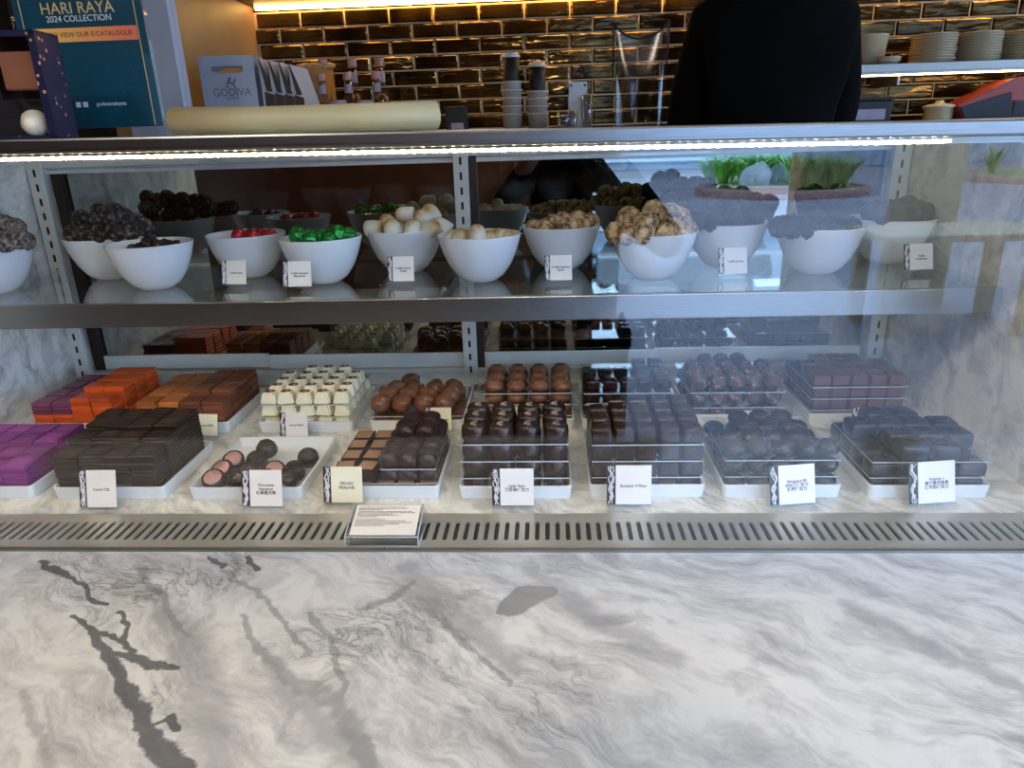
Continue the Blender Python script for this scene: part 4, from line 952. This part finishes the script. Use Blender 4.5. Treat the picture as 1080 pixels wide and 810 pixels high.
# row of bags seen edge on, dark sides
M_bb = pbr('bag_brown', (52, 36, 30), .5)
for k in range(4):
    x0 = onb(270+10.5*k, 60).x; h = onb(270, 61).z-LZ - .006*k
    t = empty('gift_bag', (x0, BY+.01, LZ), 'folded grey gift bag standing on edge, %s right of the facing bag' % ('first', 'second', 'third', 'fourth')[k], 'gift bag', 'grey gift bags')
    b = MB().prism([(0, 0), (.030, .0), (.034, h*.42), (.004, h), (0, h)], 0, .15, 0, Matrix(((1, 0, 0, 0), (0, 0, 1, 0), (0, 1, 0, 0), (0, 0, 0, 1))))
    b.obj('side_panel', M_grey, t)
    MB().prism([(.0045, .002), (.0305, .002), (.0335, h*.56), (.0075, h*.60)], -.0012, -.0002, 0, Matrix(((1, 0, 0, 0), (0, 0, 1, 0), (0, 1, 0, 0), (0, 0, 0, 1)))).prism([(.014, h*.6), (.030, h*.6), (.0045, h*.99), (.0015, h*.99)], -.0012, -.0002, 0, Matrix(((1, 0, 0, 0), (0, 0, 1, 0), (0, 1, 0, 0), (0, 0, 0, 1)))).obj('dark_fold', M_bb, t)
# wooden crate
a, c = onz(306, 70), onz(340, 70)
wc = empty('wooden_crate', ((a.x+c.x)/2, LY+.02, LZ), 'pale wooden crate between the grey bags and bottles', 'crate')
M_pine = pbr('pine', (172, 128, 68), .6, vary=.2, nscale=14)
mb = MB(); w2 = (c.x-a.x)/2; hh_ = a.z-LZ
for i in range(3): mb.box(-w2, w2, 0, .008, hh_*(i/3)+.002, hh_*((i+1)/3)-.002, .001)
mb.obj('slat_front', M_pine, wc)
MB().box(-w2, -w2+.012, .008, .11, 0, hh_, .001).box(w2-.012, w2, .008, .11, 0, hh_, .001).box(-w2, w2, .102, .11, 0, hh_, .001).box(-w2, w2, .008, .11, 0, .008).obj('sides', M_pine, wc)
mb = MB()
for i in range(5): mb.blob(.022, 2, .3, 2, i, T(-w2+.02+i*.022, .05, hh_+.004), 0, (1, 1.4, .5))
mb.obj('wood_wool', pbr('wood_wool', (190, 160, 112), .9), wc)
# sauce bottles and jars
M_cl = glass('bottle_glass', (.86, .84, .82), .06); M_sauce = pbr('red_brown_sauce', (84, 34, 18), .25, vary=.3); M_capp = pbr('pink_cap', (176, 130, 122), .45); M_lab = pbr('bottle_label', (150, 142, 152), .55)
def bottle(px, py, dy, lab, s=1.):
    p = onz(px, py, dy); h = p.z-LZ
    t = empty('sauce_bottle', (p.x, LY+dy, LZ), lab, 'bottle', 'bottles by the tiled wall')
    MB().lathe([(0, 0), (.026, 0), (.028, .004), (.028, h*.45), (.020, h*.60), (.0125, h*.70), (.0125, h*.9), (0, h*.9)], 24).obj('glass_body', M_cl, t)
    MB().lathe([(0, .003), (.0245, .003), (.0245, h*.42), (.016, h*.56), (0, h*.56)], 24).obj('sauce', M_sauce, t)
    MB().lathe([(0, h), (.0145, h), (.015, h*.995), (.015, h*.90), (.0145, h*.89), (.0128, h*.89)], 24).obj('cap', M_capp, t)
    MB().lathe([(.0134, h*.70), (.0134, h*.83)], 24).obj('neck_label', M_lab, t)
    MB().lathe([(.0283, h*.1), (.0283, h*.38)], 24).obj('body_label', M_lab, t)
for k, (px, py) in enumerate(((340, 63), (371, 62), (400, 61))): bottle(px, py, .06, 'tall sauce bottle with pink cap, %s of three by the tiles' % ('leftmost', 'middle', 'rightmost')[k])
for k, (px, py) in enumerate(((338, 78), (366, 77), (396, 76))): bottle(px, py, -.02, 'shorter sauce bottle before the %s tall one' % ('leftmost', 'middle', 'rightmost')[k])
for k, (px, py) in enumerate(((327, 108), (357, 106), (385, 106), (423, 109))):
    p = onz(px, py, -.08); h = p.z-LZ
    t = empty('jar', (p.x, LY-.08, LZ), 'small squat jar with grey lid, %s in the row before the bottles' % NTH[k], 'jar', 'small jars by the bottles')
    MB().lathe([(0, 0), (.024, 0), (.026, .003), (.026, h*.7), (.022, h*.74), (0, h*.74)], 20).obj('jar_body', M_sauce, t)
    MB().lathe([(0, h), (.024, h), (.025, h-.002), (.025, h*.76), (.02, h*.75)], 20).obj('lid', M_lab, t)
# card terminal
p = onz(481, 118, -.1); t = empty('card_terminal', (p.x, LY-.1, LZ), 'small black card terminal standing right of the cream paper roll', 'card terminal')
MB().box(-.035, .035, 0, .03, 0, onz(481, 112, -.1).z-LZ, .004, seg=2).obj('casing', M_black, t)
MB().box(-.018, .022, -.0015, .0, .018, .036, .001).obj('label_plate', M_lab, t)
# paper cups
M_cupw = pbr('paper_cup_white', (206, 202, 192), .55, vary=.03); M_cupb = pbr('paper_cup_black', (24, 23, 22), .6)
cup_prof = lambda h, r0_, r1: [(0, .003), (r0_-.002, .003), (r0_, 0), (r1, h-.004), (r1+.004, h-.004), (r1+.0045, h-.001), (r1+.002, h), (r1-.0012, h-.002), (r0_-.001, .006), (0, .006)]
cup_me = MB().lathe(cup_prof(.060, .0285, .0325), 36).mesh('paper_cup', M_cupw)
for si, (px, ptop, nm) in enumerate(((540, 86, 'left'), (567, 96, 'right'))):
    dx = onz(px, 110).x; ztop = onz(px, ptop).z; nn = 1+round((ztop-.060-LZ)/.0225); pit = (ztop-.060-LZ)/(nn-1)
    for k in range(nn):
        o = bpy.data.objects.new('paper_cup', cup_me); COL.objects.link(o); o.location = (dx, LY, LZ+k*pit)
        tag(o, 'white paper cup in the %s stack, %s' % (nm, nth_top(nn-1-k)), 'cup', 'stacked white paper cups')
    zb = LZ+(nn-1)*pit+.0085; ht = onz(px, ptop-30).z-zb
    t = empty('lidded_cup', (dx, LY, zb), 'black paper cup with white lid standing in the %s white stack' % nm, 'cup', 'black lidded cups')
    MB().lathe([(0, 0), (.0235, 0), (.0275, ht-.012), (0, ht-.012)], 32).obj('cup_body', M_cupb, t)
    MB().lathe([(.030, ht-.014), (.030, ht-.008), (.0265, ht-.007), (.0255, ht), (.0235, ht), (.023, ht-.003), (0, ht-.003)], 32).obj('lid', M_cupw, t)
# perforated metal dispenser, glasses, clear bag
a, c = onz(600, 85), onz(620, 85); p = onz(610, 100)
t = empty('dispenser', (p.x, LY+.04, LZ), 'small steel dispenser with angled front by the paper cups', 'dispenser'); h = onz(610, 85).z-LZ; w2 = (c.x-a.x)/2
MB().box(-w2, w2, .0, .004, 0, h, .001).box(-w2, -w2+.003, -.06, 0, 0, h*.55).box(w2-.003, w2, -.06, 0, 0, h*.75).obj('housing', M_steel, t)
MB().prism([(-w2, h*.45), (w2, h*.75), (w2, 0), (-w2, 0)], -.062, -.059, 0, Matrix(((1, 0, 0, 0), (0, 0, 1, 0), (0, 1, 0, 0), (0, 0, 0, 1)))).obj('front_plate', M_alum, t)
MB().tube([(-w2+.008, -.001, h-.012), (-w2+.008, -.003, h-.012)], .004, 8).tube([(w2-.008, -.001, h-.012), (w2-.008, -.003, h-.012)], .004, 8).obj('screw', M_black, t)
M_tumb = glass('tumbler_glass', (.80, .84, .9), .12)
for k, (px, py, s) in enumerate(((594, 118, .020), (603, 117, .018), (619, 100, .017))):
    p = onz(px, py, -.07); h = p.z-LZ
    o = MB().lathe([(0, .004), (s*.8, .004), (s, h), (s+.0015, h), (s*.85, 0), (0, 0)], 24).obj('tumbler', M_tumb, None, (p.x, LY-.07, LZ))
    tag(o, ('short clear tumbler left of the dispenser', 'short clear tumbler beside the dispenser front', 'tall clear tumbler before the steel dispenser')[k], 'glass', 'clear tumblers')
a, c = onz(646, 22), onz(706, 22); p = onz(674, 130)
M_film = glass('clear_film', (.86, .84, .80), .05, .12)
t = empty('clear_bag', (p.x, LY+.02, LZ), 'tall clear plastic bag with black edged curved opening by the wall', 'bag'); w2 = (c.x-a.x)/2; h = a.z-LZ
top = [(-w2+2*w2*i/16, h-.052*(1-(2*i/16-1)**2)**.8) for i in range(17)]
b = bmesh.new(); N_ = 17
F_ = [[b.verts.new((x*(1-.12*(1-s)), -.03*math.sin(math.pi*min(1, s*1.1)*.5+.3)*(1-abs(x/w2)**3)*(1-s)-.004, z*s)) for x, z in top] for s in (0, .25, .5, .75, 1)]
B_ = [[b.verts.new((x*(1-.12*(1-s)), .03*(1-abs(x/w2)**3)*(1-s)+.004, z*s)) for x, z in top] for s in (0, .25, .5, .75, 1)]
for G in (F_, B_):
    for r1, r2 in zip(G, G[1:]):
        for i in range(N_-1): b.faces.new((r1[i], r1[i+1], r2[i+1], r2[i]))
for i in (0, N_-1):
    for k in range(4): b.faces.new((F_[k][i], F_[k+1][i], B_[k+1][i], B_[k][i]))
MB().add(b, None, 0, True).obj('film', M_film, t)
MB().tube([(x, -.004, z) for x, z in top], .0035, 6).tube([(-w2, -.004, h), (-w2*.96, -.004, h*.6)], .003, 6).tube([(w2, -.004, h), (w2*.96, -.004, h*.6)], .003, 6).obj('edging', M_black, t)
# ------------------------------------------------------------------ wall shelf at the right
sh0 = onz(885, 68); sz = .722
ws = empty('wall_shelf', (1.6, 2.58, sz), 'long metal wall shelf holding saucers, lit from below', 'shelf')
MB().box(-.72, 1.3, -.1, .115, -.018, 0, .001).box(-.72, 1.3, -.104, -.1, -.012, .012, .0008).obj('board', M_alum, ws)
MB().box(-.70, 1.28, -.094, -.089, -.022, -.0185).obj('strip_light', emis('warm_led_small', (255, 214, 150), 16), ws)
for x in (-.5, .4): MB().box(x-.003, x+.003, -.09, .115, -.05, -.018).obj('bracket', M_alum, ws)
M_cera = pbr('saucer_glaze', (196, 180, 148), .25)
sauc_me = MB().lathe([(0, .0), (.038, 0), (.040, .002), (.066, .0095), (.068, .0105), (.0665, .0115), (.040, .0048), (0, .004)], 40).mesh('saucer', M_cera)
for si, (px, n_, nm) in enumerate(((984, 12, 'left'), (1031, 12, 'middle'), (1078, 12, 'right'))):
    x = onz(px, 50, .06).x
    for k in range(n_):
        o = bpy.data.objects.new('saucer', sauc_me); COL.objects.link(o); o.location = (x+random.gauss(0, .0012), 2.56, sz+.0005+k*.0078)
        tag(o, 'cream saucer, %s in the %s stack on the wall shelf' % (nth_top(n_-1-k), nm), 'saucer', 'stacked cream saucers')
p = onz(914, 55, .06); t = empty('storage_tub', (p.x, 2.56, sz), 'tall frosted plastic tub at the left end of the wall shelf', 'tub')
MB().lathe([(0, .003), (.048, .003), (.050, 0), (.058, .098), (.060, .098), (.060, .102), (.056, .102), (.048, .008), (0, .008)], 36).obj('tub_body', pbr('frosted_plastic', (186, 168, 128), .45), t)
p = onz(942, 60, -.02)
for k in range(2):
    o = MB().lathe([(0, .002), (.018, .002), (.020, 0), (.040, .026), (.041, .0265), (.0395, .027), (.018, .006), (0, .006)], 32).obj('small_bowl', M_cera, None, (p.x, 2.52, sz+.0005+k*.007)); tag(o, ('lower', 'upper')[k]+' of two nested cream bowls beside the frosted tub', 'bowl', 'nested cream bowls')
p = onz(960, 63, .06); o = MB().lathe([(0, 0), (.045, 0), (.072, .009), (.073, .0105), (.071, .011), (.045, .004), (0, .004)], 40).obj('plate', M_cera, None, (p.x+.005, 2.57, sz+.0005)); tag(o, 'single cream plate lying between the small bowls and saucers', 'plate')
# below the shelf
p = onz(917, 110, 0); t = empty('storage_tin', (p.x, LY, LZ), 'black tin with pale label beside the person in black', 'tin'); h = onz(917, 103).z-LZ
MB().box(-.06, .06, -.03, .05, 0, h*.86, .004, seg=2).obj('tin_body', M_black, t); MB().box(-.066, .066, -.036, .056, h*.86, h, .004, seg=2).obj('lid', M_black, t); MB().box(-.058, .040, -.0315, -.0302, .006, h*.52).obj('label', M_lab, t)
p = onz(990, 115, 0); t = empty('tea_tin', (p.x, LY, LZ), 'small cream caddy with stepped lid left of the red box', 'caddy'); h = onz(990, 106).z-LZ
MB().lathe([(0, 0), (.040, 0), (.042, .003), (.042, h*.6), (.047, h*.62), (.047, h*.72), (.04, h*.78), (.014, h*.86), (.012, h), (0, h)], 28).obj('caddy_body', M_cera, t)
a, c, e_ = onz(1002, 112), onz(1056, 88), onz(1090, 82)
t = empty('red_box', ((a.x+e_.x)/2+.06, LY, LZ), 'red gift box with black front lying tilted at the right edge', 'box'); ox = t.location.x
XZ = Matrix(((1, 0, 0, 0), (0, 0, 1, 0), (0, 1, 0, 0), (0, 0, 0, 1)))
mb = MB().prism([(a.x-ox, a.z-LZ), (a.x-ox+.02, .0), (e_.x-ox+.15, .0), (e_.x-ox+.15, e_.z-LZ+.02), (c.x-ox+.01, c.z-LZ+.012)], -.05, .06, 0, XZ, .002); mb.obj('red_lid', pbr('red_card', (150, 50, 34), .5), t)
MB().prism([(a.x-ox+.004, a.z-LZ-.005), (a.x-ox+.022, .003), (c.x-ox+.02, .003), (c.x-ox+.004, c.z-LZ-.028)], -.056, -.051, 0, XZ).prism([(c.x-ox+.02, .003), (e_.x-ox+.05, .003), (e_.x-ox+.05, .045), (c.x-ox+.02, .05)], -.055, -.051, 0, XZ).obj('black_front', M_black, t)
# ------------------------------------------------------------------ people
M_skin = pbr('skin', (168, 122, 96), .5, vary=.05, sss=.1); M_hair = pbr('dark_hair', (20, 16, 15), .5, vary=.3, nscale=80)
M_shirt = pbr('black_shirt', (5, 5, 5), .9, spec=.05, vary=.1); M_trs = pbr('black_trousers', (12, 12, 13), .85, spec=.2); M_shoe = pbr('black_shoe', (14, 13, 13), .4)
def skin_mesh(name, joints, edges, rad, mat, parent, sub=2, root=None):
    me = bpy.data.meshes.new(name); keys = list(joints); ix = {k: i for i, k in enumerate(keys)}
    me.from_pydata([joints[k] for k in keys], [(ix[a], ix[b]) for a, b in edges], [])
    o = bpy.data.objects.new(name, me); COL.objects.link(o)
    sk = o.modifiers.new('skin', 'SKIN'); sk.use_smooth_shade = True
    d = me.skin_vertices[0].data if me.skin_vertices else None
    if d is None:
        bpy.context.view_layer.objects.active = o; o.select_set(True); bpy.context.view_layer.update(); d = me.skin_vertices[0].data
    for k in keys:
        r = rad[k]; d[ix[k]].radius = r if isinstance(r, tuple) else (r, r); d[ix[k]].use_root = (k == (root or keys[0]))
    s = o.modifiers.new('sub', 'SUBSURF'); s.levels = sub; s.render_levels = sub
    bpy.context.view_layer.update()
    me2 = bpy.data.meshes.new_from_object(o.evaluated_get(bpy.context.evaluated_depsgraph_get()))
    bpy.data.objects.remove(o); me2.name = name; me2.materials.clear(); me2.materials.append(mat)
    for p in me2.polygons: p.use_smooth = True
    o = bpy.data.objects.new(name, me2); COL.objects.link(o); o.parent = parent; return o
def person(loc, rz, Ht, elbows, wrists, label, curl=.6, look=0.):
    """Ht standing height; figure faces +Y before turning; elbows / wrists given left (-x) then right (+x), in metres"""
    t = empty('person', loc, label, 'person', None, rz); s = Ht/1.75
    V = lambda x, y, z: (x*s, y*s, z*s)
    J = {'pelvis': V(0, 0, .95), 'waist': V(0, .005, 1.10), 'chest': V(0, 0, 1.30), 'neckb': V(0, -.01, 1.47), 'neck': V(0, .0, 1.53), 'skull': V(0, .01, 1.61), 'crown': V(0, .012, 1.675)}
    Rd = {'pelvis': (.150*s, .115*s), 'waist': (.135*s, .10*s), 'chest': (.155*s, .115*s), 'neckb': .068*s, 'neck': .055*s, 'skull': (.078*s, .088*s), 'crown': (.066*s, .075*s)}
    E_ = [('pelvis', 'waist'), ('waist', 'chest'), ('chest', 'neckb'), ('neckb', 'neck'), ('neck', 'skull'), ('skull', 'crown')]
    shirtJ = {k: J[k] for k in ('pelvis', 'waist', 'chest', 'neckb', 'neck')}; shirtE = E_[:4]
    for sd, sx in (('l', -1), ('r', 1)):
        el, wr = elbows[0 if sx < 0 else 1], wrists[0 if sx < 0 else 1]
        J['sh'+sd] = V(sx*.152, -.01, 1.365); Rd['sh'+sd] = .062*s
        J['el'+sd] = el; Rd['el'+sd] = .040*s; J['wr'+sd] = wr; Rd['wr'+sd] = .026*s
        E_ += [('chest', 'sh'+sd), ('sh'+sd, 'el'+sd), ('el'+sd, 'wr'+sd)]
        for k in ('sh', 'el', 'wr'): shirtJ[k+sd] = J[k+sd]
        shirtE += [('chest', 'sh'+sd), ('sh'+sd, 'el'+sd), ('el'+sd, 'wr'+sd)]
        d = (Vector(wr)-Vector(el)).normalized(); side = d.cross(Vector((0, 0, 1))).normalized()*(-sx) ; dn = d.cross(side).normalized()
        if dn.z > 0: dn = -dn
        pm = Vector(wr)+d*.05*s; J['pm'+sd] = tuple(pm); Rd['pm'+sd] = (.036*s, .018*s); E_.append(('wr'+sd, 'pm'+sd))
        for f, (off, ln) in enumerate(((-.028, .066), (-.010, .076), (.010, .071), (.028, .055))):
            a = pm+d*.038*s+side*off*s; b_ = a+(d*.75+dn*curl*.5)*ln*.5*s; c_ = b_+(d*.45+dn*curl)*ln*.5*s
            for q, p, r in (('a', a, .0105), ('b', b_, .0095), ('c', c_, .008)): J['f%d%s%s' % (f, q, sd)] = tuple(p); Rd['f%d%s%s' % (f, q, sd)] = r*s
            E_ += [('pm'+sd, 'f%da%s' % (f, sd)), ('f%da%s' % (f, sd), 'f%db%s' % (f, sd)), ('f%db%s' % (f, sd), 'f%dc%s' % (f, sd))]
        a = Vector(wr)+d*.028*s-side*.034*s; b_ = a+(d*.7-side*.5+dn*.3).normalized()*.034*s; c_ = b_+(d*.9-side*.1+dn*.4).normalized()*.028*s
        for q, p, r in (('a', a, .0125), ('b', b_, .011), ('c', c_, .009)): J['t%s%s' % (q, sd)] = tuple(p); Rd['t%s%s' % (q, sd)] = r*s
        E_ += [('wr'+sd, 'ta'+sd), ('ta'+sd, 'tb'+sd), ('tb'+sd, 'tc'+sd)]
        for k, p, r in (('hip', V(sx*.095, 0, .90), .095), ('knee', V(sx*.105, .015, .50), .062), ('ank', V(sx*.11, -.02, .085), .042), ('toe', V(sx*.125, .13, .035), .034)):
            J[k+sd] = p; Rd[k+sd] = r*s
        E_ += [('pelvis', 'hip'+sd), ('hip'+sd, 'knee'+sd), ('knee'+sd, 'ank'+sd), ('ank'+sd, 'toe'+sd)]
    body = skin_mesh('body', J, E_, Rd, M_skin, t)
    # face
    hz, hy = 1.635*s, .0
    mb = MB().blob(.086*s, 3, .02, 2, 3, T(0, .012*s, hz), 0, (.90, 1.05, 1.30)).blob(.016*s, 2, 0, 1, 0, T(0, .103*s, hz-.020*s), 0, (.8, 1.0, 1.5))
    for sx in (-1, 1): mb.blob(.018*s, 2, 0, 1, 0, T(sx*.079*s, .005*s, hz-.01*s), 0, (.4, .8, 1.4))
    mb.blob(.022*s, 2, 0, 1, 0, T(0, .084*s, hz-.075*s), 0, (1.2, .7, .8)); mb.obj('head', M_skin, t)
    mb = MB()
    for sx in (-1, 1): mb.blob(.012*s, 2, 0, 1, 0, T(sx*.031*s, .090*s, hz+.012*s), 0, (1.2, .6, .7))
    mb.obj('eyes', pbr('eye_dark', (40, 30, 26), .2), t)
    MB().blob(.020*s, 2, 0, 1, 0, T(0, .095*s, hz-.058*s), 0, (1.2, .4, .3)).obj('lips', pbr('lips', (150, 88, 80), .5), t)
    MB().blob(.093*s, 3, .06, 6, 5, T(0, -.010*s, hz+.022*s), 0, (.93, 1.0, 1.18)).obj('hair', M_hair, t)
    sr = {'pelvis': (.165*s, .130*s), 'waist': (.160*s, .118*s), 'chest': (.172*s, .130*s), 'neckb': .102*s, 'neck': .064*s}
    for sd in 'lr': sr['sh'+sd] = .066*s; sr['el'+sd] = .050*s; sr['wr'+sd] = .040*s
    skin_mesh('shirt', shirtJ, shirtE, sr, M_shirt, t)
    tj = {'pelvis': J['pelvis']}; te = []; trr = {'pelvis': (.160*s, .125*s)}
    for sd in 'lr':
        for k, r in (('hip', .108), ('knee', .078), ('ank', .058)): tj[k+sd] = J[k+sd]; trr[k+sd] = r*s
        te += [('pelvis', 'hip'+sd), ('hip'+sd, 'knee'+sd), ('knee'+sd, 'ank'+sd)]
        sx = -1 if sd == 'l' else 1
        MB().blob(.05*s, 3, 0, 1, 0, T(sx*.120*s, .06*s, .045*s), 0, (.95, 2.5, .9)).obj('shoe', M_shoe, t)
    skin_mesh('trousers', tj, te, trr, M_trs, t)
    return t
bar = person((.540, 1.95, STZ), 0, 1.84, [(-.195, .02, 1.20), (.195, .02, 1.20)], [(-.14, .18, 1.18), (.14, .18, 1.18)], 'person in black clothing standing behind the glass case, seen from behind')
pho = person((.05, -.30, FLZ), 0, 1.66, [(-.30, .05, 1.16), (.30, .05, 1.16)], [(-.11, .17, 1.41), (.11, .17, 1.41)], 'person in dark clothes holding a phone, seen only as a dark reflection', curl=.9)
ph = empty('phone', (0.0, -.055, H), 'dark phone held up by the person reflected in the glass', 'phone'); ph.rotation_euler = (PITCH*-1, 0, YAW)
MB().box(-.078, .078, -.008, 0, -.037, .037, .003, seg=2).obj('casing', M_black, ph)
MB().box(-.074, .074, -.0085, -.0079, -.034, .034).obj('screen', M_black, ph)
# ------------------------------------------------------------------ lights and sky
w = bpy.data.worlds.new('world'); SC.world = w; w.use_nodes = True
bg = w.node_tree.nodes['Background']; bg.inputs[0].default_value = (.40, .62, 1., 1); bg.inputs[1].default_value = 7.5
def area(name, loc, size, power, rgb, rot=(0, 0, 0), size_y=None):
    l = bpy.data.lights.new(name, 'AREA'); l.energy = power; l.color = lin(rgb); l.size = size
    if size_y: l.shape = 'RECTANGLE'; l.size_y = size_y
    o = bpy.data.objects.new(name, l); COL.objects.link(o); o.location = loc; o.rotation_euler = rot; return o
M_lamp = emis('lamp_face', (255, 226, 180), 25); M_lampb = pbr('lamp_body', (225, 222, 215), .4)
PLACES = ['over the customer side at left', 'behind the phone holding person', 'over the customer side at right', 'over the staff side by the tiled wall', 'over the staff side at the right']
for i, (x, y, p) in enumerate(((-1.1, -.55, 12), (-.1, -1.3, 18), (.95, -.85, 5), (-.2, 1.72, .9), (1.3, 1.72, .9))):
    t = empty('ceiling_light', (x, y, CEZ), 'round recessed ceiling downlight '+PLACES[i], 'ceiling light', 'ceiling downlights')
    MB().lathe([(.05, 0), (.075, 0), (.078, -.004), (.075, -.008), (.052, -.008), (.05, -.002)], 32).obj('trim_ring', M_lampb, t)
    MB().lathe([(0, -.003), (.05, -.003)], 32).obj('diffuser', M_lamp, t)
    area('downlight', (x, y, CEZ-.02), .2, p, (255, 243, 230))
SC.view_settings.view_transform = 'Standard'; SC.view_settings.look = 'None'; SC.view_settings.gamma = 1; SC.view_settings.exposure = .6
SC.view_settings.use_curve_mapping = False
SC.render.engine = 'CYCLES'; SC.cycles.use_denoising = True; SC.cycles.max_bounces = 10; SC.cycles.transparent_max_bounces = 24; SC.cycles.glossy_bounces = 5
SC.cycles.sample_clamp_indirect = 6; SC.cycles.caustics_reflective = True; SC.cycles.caustics_refractive = False
